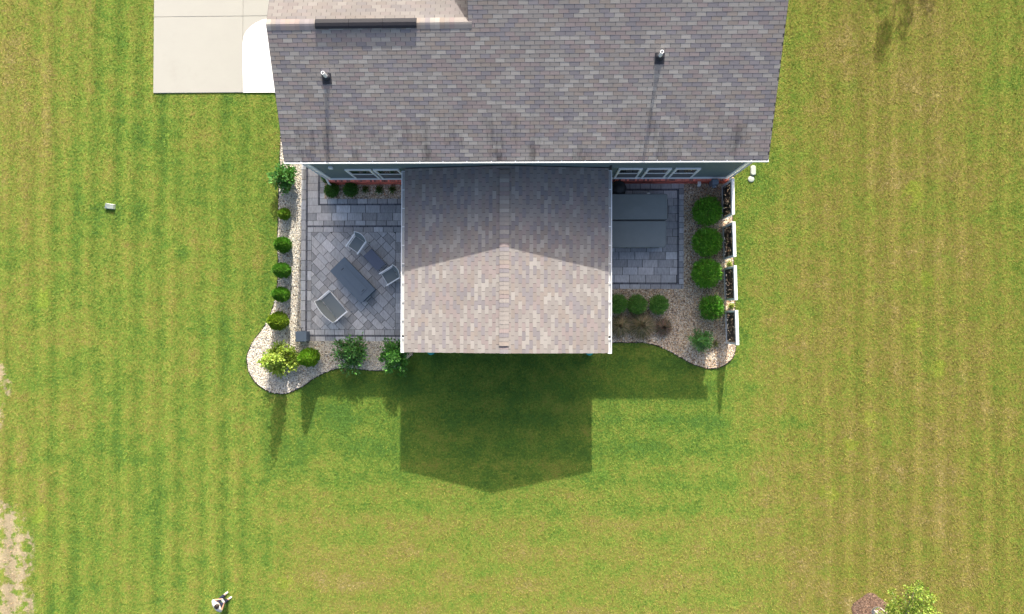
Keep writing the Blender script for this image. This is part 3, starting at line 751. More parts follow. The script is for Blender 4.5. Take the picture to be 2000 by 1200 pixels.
for sg, xo, xi in ((-1, pxl, sxl), (1, pxr, sxr)):
    a, b = min(xo, xi), max(xo, xi); ye = at(xo and 785, 326, PE).y; ye = WY-.12
    mb = MB()
    if sg < 0: mb.box(a, a+.03, pyf-.01, ye, PE-.12, PE+.0); mb.box(b, b+.02, pyf-.01, ye, PE-.14, PE-.015)
    else: mb.box(b-.03, b, pyf-.01, ye, PE-.12, PE+.0); mb.box(a-.02, a, pyf-.01, ye, PE-.14, PE-.015)
    mb.box(a+(.03 if sg < 0 else 0), b-(0 if sg < 0 else .03), pyf-.01, ye, PE-.12, PE-.075)
    mb.box(a, b, pyf-.022, pyf-.0102, PE-.12, PE); mb.box(a, b, ye, ye+.012, PE-.12, PE)
    g = mb.build('porch_gutter', M_GUTTER, house, col=False)
    mb = MB(); mb.box(a+(.032 if sg < 0 else .002), b-(.002 if sg < 0 else .032), pyf+.005, ye-.005, PE-.0745, PE-.070); mb.build('gutter_floor', M_GUTTERBRIGHT, g, col=False)
    y = pyf+.5
    while y < ye-.2: mb = MB(); mb.box(a+.005, b-.005, y, y+.028, PE-.02, PE-.003); mb.build('gutter_hanger', M_WHITE, g, col=False); y += .66
    mb = MB(); yo = at(1189, 659, PE).y; mb.lathe([(.045,0),(.045,.004)], ((a+b)/2, yo, PE-.069), 14); mb.build('outlet_hole', M_BLACK, g, col=False)
    if sg > 0:
        mb = MB(); q = at(1190, 332, PE); mb.tube([((a+b)/2, q.y, PE+.02), ((a+b)/2, q.y+.08, PE+.10), ((a+b)/2, q.y+.12, PE+.3)], .04, 10); mb.build('inlet_elbow', M_BLACK, g, col=False)
mb = MB(); mb.box(sxl+.3, sxr-.3, pyf+.25, pyf+.45, 2.3, 2.6); mb.box(sxl+.3, sxl+.5, pyf+.45, WY-.05, 2.3, 2.6); mb.box(sxr-.5, sxr-.3, pyf+.45, WY-.05, 2.3, 2.6); mb.build('porch_beam', M_WHITE, house, col=False)
mb = MB(); yg = pyf+.33
mb.add([(sxl+.3,yg,2.6),(sxr-.3,yg,2.6),(pxm,yg,PR-.14),(sxl+.3,yg+.04,2.6),(sxr-.3,yg+.04,2.6),(pxm,yg+.04,PR-.14)], [(0,1,2),(5,4,3),(0,2,5,3),(1,4,5,2)]); mb.build('porch_gable', M_SIDING, house, col=False)
for x in (sxl+.4, sxr-.4):
    for y in (pyf+.35, (pyf+WY)/2):
        mb = MB(); mb.box(x-.08, x+.08, y-.08, y+.08, .03, 2.3); mb.box(x-.11, x+.11, y-.11, y+.11, .03, .22); mb.box(x-.1, x+.1, y-.1, y+.1, 2.2, 2.299); mb.build('porch_post', M_WHITE, house, col=False)
# teal garden stools at the porch front
for px, nm in ((841.5, 'left'), (1151.5, 'right')):
    q = at(px, 686.5 if nm == 'left' else 687.5, .42); o = empty('garden_stool', (q.x, q.y, 0), 0, f'teal glazed garden stool peeking out under the {nm} front of the porch roof', 'stool')
    mb = MB(); mb.lathe([(.11,.0),(.13,.03),(.155,.2),(.145,.34),(.13,.39)], (0,0,0), 22); mb.build('body', M_TEAL, o, smooth=True, local=True, col=False)
    mb = MB(); mb.lathe([(.135,.391),(.15,.405),(.14,.425),(.10,.437),(.02,.44)], (0,0,0), 22); mb.build('seat', M_TEAL, o, smooth=True, local=True, col=False)

# ------------------------------------------------------------------ foliage
def leaf_cards(P, Nn, ln, wd, rng, spread=.6, fold=True):
    n = len(P); d = Nn + rng.normal(0, spread, (n,3)); d /= np.linalg.norm(d, axis=1)[:,None]
    r = rng.normal(0, 1, (n,3)); s = np.cross(d, r); s /= np.linalg.norm(s, axis=1)[:,None]
    L = (ln*rng.uniform(.65, 1.25, n))[:,None]; w = (wd*rng.uniform(.7, 1.2, n))[:,None]
    up = np.cross(s, d)
    V = np.stack([P, P+d*L*.5+s*w*.5+up*w*.2, P+d*L, P+d*L*.5-s*w*.5+up*w*.2], 1)
    return V.reshape(-1,3), np.arange(4*n, dtype=np.int32).reshape(-1,4)
def bump_dir(D, seed, k=2.2):
    return np.array([mnoise.noise(Vector((d[0]*k+seed*3.1, d[1]*k-seed*1.7, d[2]*k+seed))) for d in D])
def hue(n, c, rng, var=.22, alt=None, pa=.2):
    col = np.array(c)[None]*rng.uniform(1-var, 1+var, (n,1))*np.stack([rng.uniform(.85,1.2,n), rng.uniform(.95,1.05,n), rng.uniform(.7,1.3,n)], 1)
    if alt is not None:
        m = rng.random(n) < pa; col[m] = np.array(alt)[None]*rng.uniform(.8,1.2,(m.sum(),1))
    return col
def core(prof, seed, n=18, amp=.08):
    mb = MB(); mb.lathe(prof, (0,0,0), n, wob=lambda w, z: amp*mnoise.noise(Vector((math.cos(w)*2+seed, math.sin(w)*2, z*3)))); return mb

def globe(name, loc, r, h, c, label, cat, group, seed, n=2600, ln=.10, wd=.042, mat=None, tipc=None, bumps=.10, flat=1.0):
    rng = np.random.default_rng(seed); o = empty(name, (loc.x, loc.y, 0), 0, label, cat, group)
    D = rng.normal(0, 1, (n,3)); D /= np.linalg.norm(D, axis=1)[:,None]; D[:,2] = np.where(D[:,2] < -.75, -D[:,2], D[:,2])
    b = bump_dir(D, seed); b2 = bump_dir(D, seed+9, 6.0)
    b3 = bump_dir(D, seed+4, 11.0); rr = r*(1+bumps*b+bumps*.9*b2+bumps*.9*b3)*rng.uniform(.74, 1.0, n)
    hz = h/2; P = D*rr[:,None]; P[:,2] = P[:,2]*(hz/r)*flat+hz+.04
    Nn = D*1.0+np.array([0,0,.35])
    V, F_ = leaf_cards(P, Nn, ln, wd, rng, .6)
    col = hue(n, c, rng, .26)
    fresh = (bump_dir(D, seed+21, 7.0)+rng.normal(0, .12, n)) > .16
    if tipc is not None: col[fresh] = np.array(tipc)*rng.uniform(.8, 1.2, (int(fresh.sum()), 1))
    old = rng.random(n) < .03; col[old] = np.array((.20,.16,.06))*rng.uniform(.7, 1.2, (int(old.sum()), 1))
    m = core([(r*.05,hz*.15+.04),(r*.55,hz*.35+.02),(r*.80,hz*.75),(r*.84,hz*1.1),(r*.62,hz*1.6),(r*.28,hz*1.8),(.01,hz*1.86)], seed)
    cv = np.array(m.v); nf = [tuple(q) for q in F_.tolist()]+[tuple(i+len(V) for i in q) for q in m.f]
    cc = np.concatenate([np.repeat(col, 4, 0), np.tile(np.array(c)*.8, (len(cv),1))])
    mesh_np('foliage', np.concatenate([V, cv]), nf, mat or M_NEEDLE, o, cc, local=True)
    mb = MB(); mb.tube([(0,0,0),(0,.01,hz*.6)], [.035,.02], 8); mb.build('stem', M_BARK, o, local=True, col=False)
    return o
def cone(name, loc, r, h, c, label, cat, group, seed, n=2400, tipc=None):
    rng = np.random.default_rng(seed); o = empty(name, (loc.x, loc.y, 0), 0, label, cat, group)
    t_ = rng.random(n)**1.25; a = rng.uniform(0, 6.283, n)
    prof = lambda t: r*np.clip(np.minimum(1.0, .55+1.6*t), 0, 1)*(1-t**1.55)**.85+.015
    D = np.stack([np.cos(a), np.sin(a), t_*3], 1); b = bump_dir(D, seed, 2.4); b2 = bump_dir(D, seed+5, 5.5)
    rr = prof(t_)*(1+.16*b+.10*b2)*rng.uniform(.82, 1.0, n)
    P = np.stack([np.cos(a)*rr, np.sin(a)*rr, .05+t_*h*.97], 1)
    Nn = np.stack([np.cos(a), np.sin(a), np.full(n, 1.1)], 1)
    V, F_ = leaf_cards(P, Nn, .085, .034, rng, .35)
    col = hue(n, c, rng, .25, tipc, .3)
    tt = np.linspace(0, 1, 9); m = core([(float(prof(np.array(t)))*.86, .04+float(t)*h*.96) for t in tt], seed)
    cv = np.array(m.v); nf = [tuple(q) for q in F_.tolist()]+[tuple(i+len(V) for i in q) for q in m.f]
    mesh_np('foliage', np.concatenate([V, cv]), nf, M_NEEDLE, o, np.concatenate([np.repeat(col, 4, 0), np.tile(np.array(c)*.8, (len(cv),1))]), local=True)
    mb = MB(); mb.tube([(0,0,0),(0,0,h*.5)], [.03,.012], 8); mb.build('stem', M_BARK, o, local=True, col=False)
    return o
def leafy(name, loc, r, h, c, label, cat, group, seed, n=1500, ln=.11, wd=.06, alt=None, stems=9, arms=16, shape=None, pa=.2, jitter=.16, squash=(1,1)):
    """loose leafy shrub: several stems, leaf clumps along their outer halves"""
    rng = np.random.default_rng(seed); o = empty(name, (loc.x, loc.y, 0), 0, label, cat, group)
    mb = MB(); Ps = []; Ns = []
    for k in range(arms):
        a = 2*math.pi*k/arms+rng.uniform(-.3,.3); f = (.07 if k % 6 == 0 else 0.25 if k % 3 == 0 else 1.0)*rng.uniform(.62, 1.05)
        hh = h*(shape(f) if shape else (1-.5*f**2))*rng.uniform(.8, 1.05)
        tip = np.array([math.cos(a)*r*f*squash[0], math.sin(a)*r*f*squash[1], hh]); midp = tip*np.array([.45,.45,.62])
        pts = [(0,0,.0), tuple(midp), tuple(tip*.97)]
        mb.tube(pts, [.014,.010,.004], 5)
        m = n//arms
        s = rng.uniform(.25, 1.0, m)
        base = np.where(s[:,None] < .5, (s/.5)[:,None]*midp, midp+((s-.5)/.5)[:,None]*(tip-midp))
        off = rng.normal(0, 1, (m,3)); off /= np.linalg.norm(off, axis=1)[:,None]
        Ps.append(base+off*(jitter*r*rng.uniform(.2,1.3,m))[:,None]); Ns.append(off*.7+np.array([math.cos(a)*.5, math.sin(a)*.5, .45]))
    P = np.concatenate(Ps); Nn = np.concatenate(Ns); P[:,2] = np.maximum(P[:,2], .06)
    V, F_ = leaf_cards(P, Nn, ln, wd, rng, .5); col = hue(len(P), c, rng, .28, alt, pa)
    mesh_np('foliage', V, F_, M_LEAF, o, np.repeat(col, 4, 0), local=True)
    mb.build('stem', M_BARK, o, local=True, col=False)
    return o
def tuft(name, loc, r, h, c, label, cat, group, seed, n=500, alt=None, w0=.011):
    rng = np.random.default_rng(seed); a = rng.uniform(0, 6.283, n); f = rng.random(n)**.7
    b = np.stack([np.cos(a)*r*.25*f, np.sin(a)*r*.25*f, np.full(n, .02)], 1)
    hh = h*(1-.55*f**2)*rng.uniform(.7,1.1,n)
    m = np.stack([np.cos(a)*r*.6*f, np.sin(a)*r*.6*f, hh*.85], 1); t_ = np.stack([np.cos(a)*r*f*1.05, np.sin(a)*r*f*1.05, hh*.75], 1)+rng.normal(0, r*.06, (n,3))
    s = np.stack([-np.sin(a), np.cos(a), np.zeros(n)], 1)*w0
    V = np.stack([b-s, b+s, m+s*.8, m-s*.8, t_], 1).reshape(-1,3); k = np.arange(n)*5
    F_ = [tuple(q) for q in np.stack([k,k+1,k+2,k+3],1).tolist()]+[tuple(q) for q in np.stack([k+3,k+2,k+4],1).tolist()]
    o = mesh_np(name, V, F_, M_DRYGRASS, None, np.repeat(hue(n, c, rng, .3, alt, .3), 5, 0)); o.location = (loc.x, loc.y, .01)
    return tag(o, label, cat, group)

GRN = (.135, .37, .030); BOX = (.12, .29, .045); ARB = (.105, .30, .022); YEL = (.16, .23, .012)
# right bed
g = 'round globe shrubs along the screens'
globe('globe_shrub', at(1381, 413, .5), .53, 1.0, GRN, 'big round green globe shrub nearest the house wall, beside the first screen', 'shrub', g, 1, 3000, tipc=(.22,.50,.05))
globe('globe_shrub', at(1380, 473, .5), .53, 1.0, GRN, 'big round green globe shrub in the middle of the three beside the screens', 'shrub', g, 2, 3400, tipc=(.22,.50,.05))
globe('globe_shrub', at(1379.5, 534, .5), .54, 1.0, GRN, 'big round green globe shrub farthest from the house of the three beside the screens', 'shrub', g, 3, 3400, tipc=(.22,.50,.05))
globe('globe_shrub', at(1389, 601, .45), .43, .95, (.13,.38,.035), 'shaggy light green shrub below the three big globes, beside the gap before the last screen', 'shrub', None, 4, 2200, .11, .04, M_LEAF, (.13,.27,.035), .2)
leafy('leafy_shrub', at(1369, 666, .5), .46, 1.25, (.13,.34,.08), 'feathery grass green shrub at the rounded lower end of the right gravel bed', 'shrub', None, 5, 1900, .12, .035, (.12,.22,.07), pa=.25, arms=22)
g = 'boxwood balls in a row below the right patio'
globe('boxwood', at(1206, 594, .33), .37, .70, BOX, 'dark green boxwood ball half hidden under the right porch gutter', 'shrub', g, 6, 2000, .06, .034, None, (.19,.38,.07))
globe('boxwood', at(1244, 595, .33), .37, .70, BOX, 'dark green boxwood ball in the middle of the row below the right patio', 'shrub', g, 7, 2000, .06, .034, None, (.19,.38,.07))
globe('boxwood', at(1286, 595.5, .33), .365, .70, BOX, 'dark green boxwood ball standing farthest from the porch in the row below the right patio', 'shrub', g, 8, 2000, .06, .034, None, (.19,.38,.07))
g = 'brown ornamental grass clumps'; DRY = (.29,.235,.13)
tuft('ornamental_grass', at(1211, 637, .3), .52, .62, DRY, 'brown wispy ornamental grass clump touching the right porch gutter', 'ornamental grass', g, 9, 1300, (.07,.085,.025))
tuft('ornamental_grass', at(1253, 636, .3), .62, .68, DRY, 'widest brown wispy ornamental grass clump, in the middle of three', 'ornamental grass', g, 10, 1700, (.07,.085,.025))
tuft('ornamental_grass', at(1296, 640, .25), .40, .5, (.24,.16,.11), 'smallest and reddest brown grass clump of the three below the boxwood balls', 'ornamental grass', g, 11, 1000, (.06,.075,.025))
tuft('weed', at(1424.5, 516, .15), .16, .26, (.22,.30,.04), 'small yellow green weed in the gap between second and third screen', 'weed', None, 12, 120, w0=.012)
tuft('weed', at(1429, 597.5, .15), .17, .28, (.24,.31,.04), 'small yellow green weed in the gap between third and last screen', 'weed', None, 13, 120, w0=.012)
tuft('weed', at(1398, 672, .1), .22, .22, (.16,.18,.05), 'thin straw coloured weed beside the feathery shrub at the end of the right bed', 'weed', None, 14, 60, w0=.01)
# left bed
g = 'cone shaped arborvitae along the left bed'
cone('arborvitae', at(560, 420), .23, .62, (.19,.36,.03), 'tiny yellow green arborvitae, smallest and nearest the house in the left bed', 'arborvitae', g, 21, 1200, (.20,.25,.02))
cone('arborvitae', at(560, 480.5), .33, 1.15, ARB, 'dark green cone arborvitae just below the tiny yellow one in the left bed', 'arborvitae', g, 22, tipc=(.10,.21,.02))
cone('arborvitae', at(559, 529.5), .32, 1.3, (.12,.33,.028), 'mid green cone arborvitae level with the white framed lounge chairs by the table', 'arborvitae', g, 23, tipc=(.12,.23,.03))
cone('arborvitae', at(558, 576), .30, 1.35, ARB, 'slim dark green cone arborvitae level with the gray loveseat', 'arborvitae', g, 24, tipc=(.11,.22,.02))
cone('arborvitae', at(553, 627), .385, 1.5, (.21,.34,.022), 'broad yellow green cone arborvitae above the widening of the left bed', 'arborvitae', g, 25, 3000, (.17,.24,.015))
cone('arborvitae', at(613, 696.5), .39, 1.75, (.16,.35,.022), 'bright green cone arborvitae in the lower bed right of the chartreuse shrub', 'arborvitae', g, 26, 3000, (.17,.26,.015))
leafy('leafy_shrub', at(551, 701, .3), .62, 2.35, (.31,.44,.06), 'large chartreuse leafy shrub in the rounded lower end of the left bed', 'shrub', None, 27, 5200, .12, .075, (.42,.52,.11), arms=34, shape=lambda f: max(.12, 1.02-.88*f), pa=.3, jitter=.22)
leafy('leafy_shrub', at(558, 348.5, .4), .55, 1.15, (.11,.30,.06), 'dark green leafy shrub under the left roof corner', 'shrub', None, 28, 2200, .13, .07, (.10,.20,.03), arms=24, pa=.25, jitter=.22)
leafy('leafy_shrub', at(690, 689, .4), .80, 1.1, (.13,.33,.08), 'sprawling green shrub with long arms below the patio, left of the porch', 'shrub', None, 29, 2600, .13, .06, (.085,.10,.045), arms=20, pa=.16, jitter=.17)
leafy('leafy_shrub', at(774, 696, .45), .72, 1.25, (.13,.36,.06), 'tall green leafy shrub tucked against the lower left porch corner', 'shrub', None, 30, 2600, .13, .065, (.09,.21,.05), arms=20, pa=.25, jitter=.18, squash=(.9,1.05))
g = 'boxwood balls under the left windows'
globe('boxwood', at(648.5, 372.5, .27), .285, .56, (.068,.185,.02), 'boxwood ball in the corner of the small bed by the downspout', 'shrub', g, 31, 1500, .05, .03)
globe('boxwood', at(685.5, 371.5, .27), .285, .56, (.06,.18,.022), 'boxwood ball right of the downspout under the left windows', 'shrub', g, 32, 1500, .05, .03)
globe('boxwood', at(643, 344, .27), .30, .56, (.06,.185,.024), 'boxwood ball half hidden behind the left house corner', 'shrub', g, 33, 1500, .05, .03)
g = 'small green plants in the gravel under the left windows'
for i, (px, r_, lb) in enumerate(((714, .15, 'thin sparse green plant nearest the boxwood balls under the left windows'), (740, .2, 'fullest of the small green plants in the gravel under the left windows'), (766, .17, 'small green plant in the gravel beside the left porch gutter'))):
    tuft('perennial', at(px, 371, .1), r_*1.25, .24, (.075,.15,.025), lb, 'plant', g, 40+i, 110, (.12,.2,.04), w0=.011)

# ------------------------------------------------------------------ privacy screens
def screen(pa, pb, label, seed):
    a = at(*pa); b = at(*pb); d = (b-a); Ls = d.length; ang = math.atan2(d.y, d.x)
    o = empty('privacy_screen', (a.x, a.y, 0), ang, label, 'screen', 'white framed privacy screens in a row')
    T = .10; Hs = 1.58; y0, y1 = -T, 0.0           # local x along the screen, +y outward (away from the house)
    mb = MB(); mb.cbox(0, .075, y0, y1, 0, Hs-.13, .006); mb.build('post', M_WHITE, o, local=True, col=False); mb = MB(); mb.cbox(Ls-.075, Ls, y0, y1, 0, Hs-.13, .006); mb.build('post', M_WHITE, o, local=True, col=False)
    mb = MB(); mb.cbox(-.004, Ls+.004, y0-.004, y1+.004, Hs-.128, Hs, .008); mb.build('top_rail', M_WHITE, o, local=True, col=False)
    mb = MB(); mb.box(.075, Ls-.075, y0+.01, y1-.01, .03, .10); mb.build('bottom_rail', M_WHITE, o, local=True, col=False)
    rs = np.random.default_rng(seed); cw = .022; nx = int((Ls-.15)/cw); nz = int((Hs-.128-.10)/cw); hole = np.zeros((nx, nz), bool)
    for _ in range(95):
        i, k = rs.integers(1, nx-2), rs.integers(1, nz-3); e = int(rs.integers(1, 3)); hole[i, k:k+e] = True
        if rs.random() < .12: hole[i+1, k:k+e-1] = True
    x0, z0 = .075, .10; dx = (Ls-.15)/nx; dz = (Hs-.128-.10)/nz; mb = MB()
    for i in range(nx):
        k = 0
        while k < nz:
            if hole[i, k]: k += 1; continue
            e = k
            while e < nz and not hole[i, e]: e += 1
            mb.box(x0+i*dx, x0+(i+1)*dx, -.040, -.038, z0+k*dz, z0+e*dz); k = e
    mb.build('perforated_panel', M_BLACK, o, local=True, col=False)
screen((1409, 430), (1408.2, 364), 'white framed black perforated privacy screen nearest the house', 1)
screen((1411.8, 508), (1410, 443.5), 'second white framed black perforated screen from the house', 2)
screen((1414.2, 588), (1412.4, 524.5), 'third white framed screen from the house, above the gap with the lower weed', 3)
screen((1417, 671), (1415, 607), 'white framed black perforated screen farthest from the house at the bed end', 4)

# ------------------------------------------------------------------ hot tub and covered grill
tx1 = at(1302.5, 430, .93).x; ty0, ty1 = at(1250, 483.5, .9).y, at(1250, 379, .93).y; tx0 = tx1-2.15; tym = at(1250, 429.5, .93).y
tub = empty('hot_tub', ((tx0+tx1)/2, (ty0+ty1)/2, .035), 0, 'square hot tub under a folded gray vinyl cover on the right patio', 'hot tub')
def rr(x0, x1, y0, y1, r, n=6, corners=(1,1,1,1)):
    P_ = []
    for (cx_, cy_, a0, on) in ((x1-r,y0+r,-90,corners[0]),(x1-r,y1-r,0,corners[1]),(x0+r,y1-r,90,corners[2]),(x0+r,y0+r,180,corners[3])):
        if not on: P_.append((cx_+r*(1 if a0 in (-90,0) else -1), cy_+r*(-1 if a0 in (-90,180) else 1))); continue
        for k in range(n+1): a = R_(a0+90*k/n); P_.append((cx_+r*math.cos(a), cy_+r*math.sin(a)))
    return P_
mb = MB(); mb.prism(rr(tx0+.05, tx1-.05, ty0+.05, ty1-.05, .15), .035, .82); mb.build('cabinet', M_TUBSIDE, tub, col=False)
def puff(x0, x1, y0, y1, z0, z1, corners, r=.10, crown=.02):
    mb = MB(); rings = []
    for ins, z in ((0, z0), (0, z1-.03), (.012, z1-.008), (.035, z1)):
        rings.append([(x, y, z) for x, y in rr(x0+ins, x1-ins, y0+ins, y1-ins, max(r-ins*.5,.02), 6, corners)])
    n = len(rings[0]); vs = [p for q in rings for p in q]; fs = [tuple(range(n-1,-1,-1))]
    for k in range(3):
        for i in range(n): fs.append((k*n+i, k*n+(i+1)%n, (k+1)*n+(i+1)%n, (k+1)*n+i))
    c0 = len(vs); vs.append(((x0+x1)/2, (y0+y1)/2, z1+crown))
    for i in range(n): fs.append((3*n+i, 3*n+(i+1)%n, c0))
    mb.add(vs, fs); return mb
puff(tx0, tx1+.02, tym+.01, ty1, .80, .96, (1,1,1,1), .07).build('cover_half', M_TUB, tub, col=False)
puff(tx0, tx1-.015, ty0, tym-.03, .79, .915, (1,0,0,1), .10, .008).build('cover_half', M_TUB, tub, col=False)
mb = MB(); mb.tube([(tx0, tym-.008, .90), (tx1-.05, tym-.008, .90), (tx1-.01, tym+.02, .90), (tx1+.03, tym+.08, .89), (tx1+.032, ty1-.22, .88), (tx1+.0, ty1-.16, .88)], .014, 6); mb.build('strap', M_BLACK, tub, col=False)
for k, xs_ in enumerate((.30, .72)):
    xx = tx0+(tx1-tx0)*xs_
    mb = MB(); mb.cbox(xx-.022, xx+.022, ty0-.012, ty0+.0, .66, .90, .003); mb.build('lock_strap', M_BLACK, tub, col=False)
for za, ya, yb_ in ((.962, tym+.05, ty1-.04), (.918, ty0+.04, tym-.07)):
    mb = MB(); P4 = rr(tx0+.05, tx1-.05, ya, yb_, .05); P4 = [(x, y, za) for x, y in P4]; mb.tube(P4+[P4[0]], .005, 5, cap=False); mb.build('piping', M_TUB, tub, col=False)
q = at(1267, 378.3, .9); mb = MB(); mb.cbox(q.x-.05, q.x+.05, ty1-.0, ty1+.05, .84, .90, .01); mb.build('latch', M_WHITE, tub, col=False)
q = at(1207.5, 368.5, .7)
gr = empty('covered_grill', (q.x, q.y, .035), 0, 'round grill under a black draped cover between brick wall and hot tub', 'grill')
mb = MB(); mb.lathe([(.33,.0),(.335,.1),(.315,.45),(.30,.72),(.25,.86),(.12,.95),(.02,.97)], (0,0,0), 56, wob=lambda w, z: (.07*math.sin(w*9+1.3*math.sin(z*3))+.03*math.sin(w*17+2))*(1.1-z*.9)); mb.build('cover', M_COVERBLK, gr, smooth=True, local=True, col=False)
mb = MB(); mb.lathe([(.27,.002),(.27,.02)], (0,0,0), 20); mb.build('base', M_BLACK, gr, local=True, col=False)

# ------------------------------------------------------------------ patio furniture
cs4 = [at(a, b, .58) for a, b in ((672.8,502.7),(733,565.3),(704.6,593.1),(643.6,529.1))]
ctr = sum(cs4, Vector())/4; u = (cs4[1]-cs4[0]+cs4[2]-cs4[3])/2; TL = u.length; ang = math.atan2(u.y, u.x); TW = ((cs4[0]-cs4[3]).length+(cs4[1]-cs4[2]).length)/2
ft = empty('fire_table', (ctr.x, ctr.y, .035), ang, 'long slate blue gray fire table standing diagonally on the left patio', 'table')
mb = MB(); mb.cbox(-TL/2, TL/2, -TW/2, TW/2, .50, .545, .008); mb.build('tabletop', M_SLATE, ft, local=True, col=False)
mb = MB(); mb.cbox(-TL/2+.05, TL/2-.05, -TW/2+.05, TW/2-.05, .0, .50, .005); mb.build('base', M_SLATE, ft, local=True, col=False)
mb = MB(); mb.cbox(-TL*.37, TL*.37, -TW*.22+.02, TW*.22+.02, .545, .560, .006); lid = mb.build('burner_lid', M_SLATE, ft, local=True, col=False)
for sx_ in (-1, 1):
    mb = MB(); mb.box(sx_*TL*.33-.012, sx_*TL*.33+.012, -.065+.02, .065+.02, .5602, .563); mb.build('handle_slot', M_BLACK, lid, local=True, col=False)
cs4 = [at(a, b, .42) for a, b in ((709,499.3),(726.5,487.2),(753.6,516.2),(736.6,530))]
ctr = sum(cs4, Vector())/4; u = (cs4[2]-cs4[1]+cs4[3]-cs4[0])/2; sl_, sw_ = u.length, ((cs4[1]-cs4[0]).length+(cs4[2]-cs4[3]).length)/2; ang2 = math.atan2(u.y, u.x)
st_ = empty('side_table', (ctr.x, ctr.y, .035), ang2, 'small dark slate side table between the two white framed chairs', 'table')
mb = MB(); mb.cbox(-sl_/2, sl_/2, -sw_/2, sw_/2, .37, .40, .006); mb.build('tabletop', M_SLATED, st_, local=True, col=False)
for sx_ in (-1, 1):
    for sy_ in (-1, 1):
        mb = MB(); mb.tube([(sx_*(sl_/2-.04), sy_*(sw_/2-.04), 0), (sx_*(sl_/2-.05), sy_*(sw_/2-.05), .37)], .016, 8); mb.build('leg', M_SLATED, st_, local=True, col=False)

def chair(px, py, face, wid, label, name, cat, group=None):
    q = at(px, py, .62); ang = math.atan2(face[1], face[0])-math.pi/2   # local +y is the way it faces
    o = empty(name, (q.x, q.y, .035), ang, label, cat, group); w = wid/2; d0, d1 = -.25, .28
    def seat_pts(x): return [(x, d1, .41), (x, .05, .385), (x, d0+.06, .37)]
    def curved(x): return 1-(x/w)**2
    # sling seat and back as thin curved sheets
    mb = MB(); n = 8; th = .012
    rows = [(d1, .41), (.12, .39), (-.05, .375), (d0+.05, .37)]
    vs = [(-w+2*w*i/n, y, z-.018*curved(-w+2*w*i/n)) for y, z in rows for i in range(n+1)]; m = len(vs)
    vs += [(x, y, z-th) for x, y, z in vs]; fs = []
    for r in range(len(rows)-1):
        for i in range(n): a = r*(n+1)+i; fs += [(a+1, a, a+n+1, a+n+2), (m+a, m+a+1, m+a+n+2, m+a+n+1)]
    mb.add(vs, fs); mb.build('seat', M_SLING, o, smooth=True, local=True, col=False)
    mb = MB(); rows = [(d0+.05, .37), (d0-.0, .55), (d0-.06, .74), (d0-.09, .86)]; bow = .07
    vs = [(-w+2*w*i/n, y-bow*curved(-w+2*w*i/n)*(.4+.6*k/3), z) for k, (y, z) in enumerate(rows) for i in range(n+1)]; m = len(vs)
    vs += [(x, y-th, z) for x, y, z in vs]; fs = []
    for r in range(len(rows)-1):
        for i in range(n): a = r*(n+1)+i; fs += [(a, a+1, a+n+2, a+n+1), (m+a+1, m+a, m+a+n+1, m+a+n+2)]
    mb.add(vs, fs); mb.build('backrest', M_SLING, o, smooth=True, local=True, col=False)
    mb = MB(); mb.tube([(-w+2*w*i/12, d0-.09-bow*curved(-w+2*w*i/12)-.006, .868) for i in range(13)], .014, 8); mb.build('top_rail', M_FRAME, o, smooth=True, local=True, col=False)
    mb = MB(); mb.tube([(-w, d1, .405), (w, d1, .405)], .013, 8); mb.build('seat_frame', M_FRAME, o, smooth=True, local=True, col=False)
    for sg in (-1, 1):
        x = sg*(w+.018)
        mb = MB(); mb.tube([(x, d0-.09, .87), (x, d0-.05, .70), (x, d0+.02, .42), (x, d0-.06, .0)], .015, 8); mb.build('leg', M_FRAME, o, smooth=True, local=True, col=False)
        mb = MB(); mb.tube([(x, d1+.0, .60), (x, d1+.01, .40), (x, d1+.06, .0)], .015, 8); mb.build('leg', M_FRAME, o, smooth=True, local=True, col=False)
        mb = MB(); mb.cbox(x-.026, x+.026, d0-.06, d1+.05, .598, .625, .008); mb.tube([(sg*(w+.0), d0+.02, .40), (sg*w, d1, .41)], .012, 8); mb.build('armrest', M_FRAME, o, local=True, col=False)
    return o
chair(696, 476, (-.57, -.82), .50, 'white framed gray sling chair at the upper end of the small side table', 'lounge_chair', 'chair', 'white framed chairs by the side table')
chair(761.5, 538.5, (-.85, -.52), .50, 'white framed gray sling chair beside the left porch gutter', 'lounge_chair', 'chair', 'white framed chairs by the side table')
chair(648.5, 598.5, (.76, .65), 1.04, 'wide white framed gray sling loveseat facing the fire table', 'loveseat', 'loveseat')
# gray box at the patio corner
c0 = at(592, 657, .2); bx = empty('storage_box', (c0.x+.02, c0.y, .03), R_(1), 'small square blue gray lidded box on the lower left patio corner', 'box')
mb = MB(); mb.cbox(-.2, .2, -.19, .19, 0, .46, .006); mb.build('body', M_SLATE, bx, local=True, col=False)
mb = MB(); mb.cbox(-.215, .215, -.205, .205, .4602, .50, .01); mb.build('lid', M_SLATE, bx, local=True, col=False)
mb = MB(); mb.tube([(.02,.2,.44), (.0,.28,.45), (-.03,.32,.40), (.02,.33,.30)], .016, 8); mb.build('hose', M_BLACK, bx, local=True, col=False)

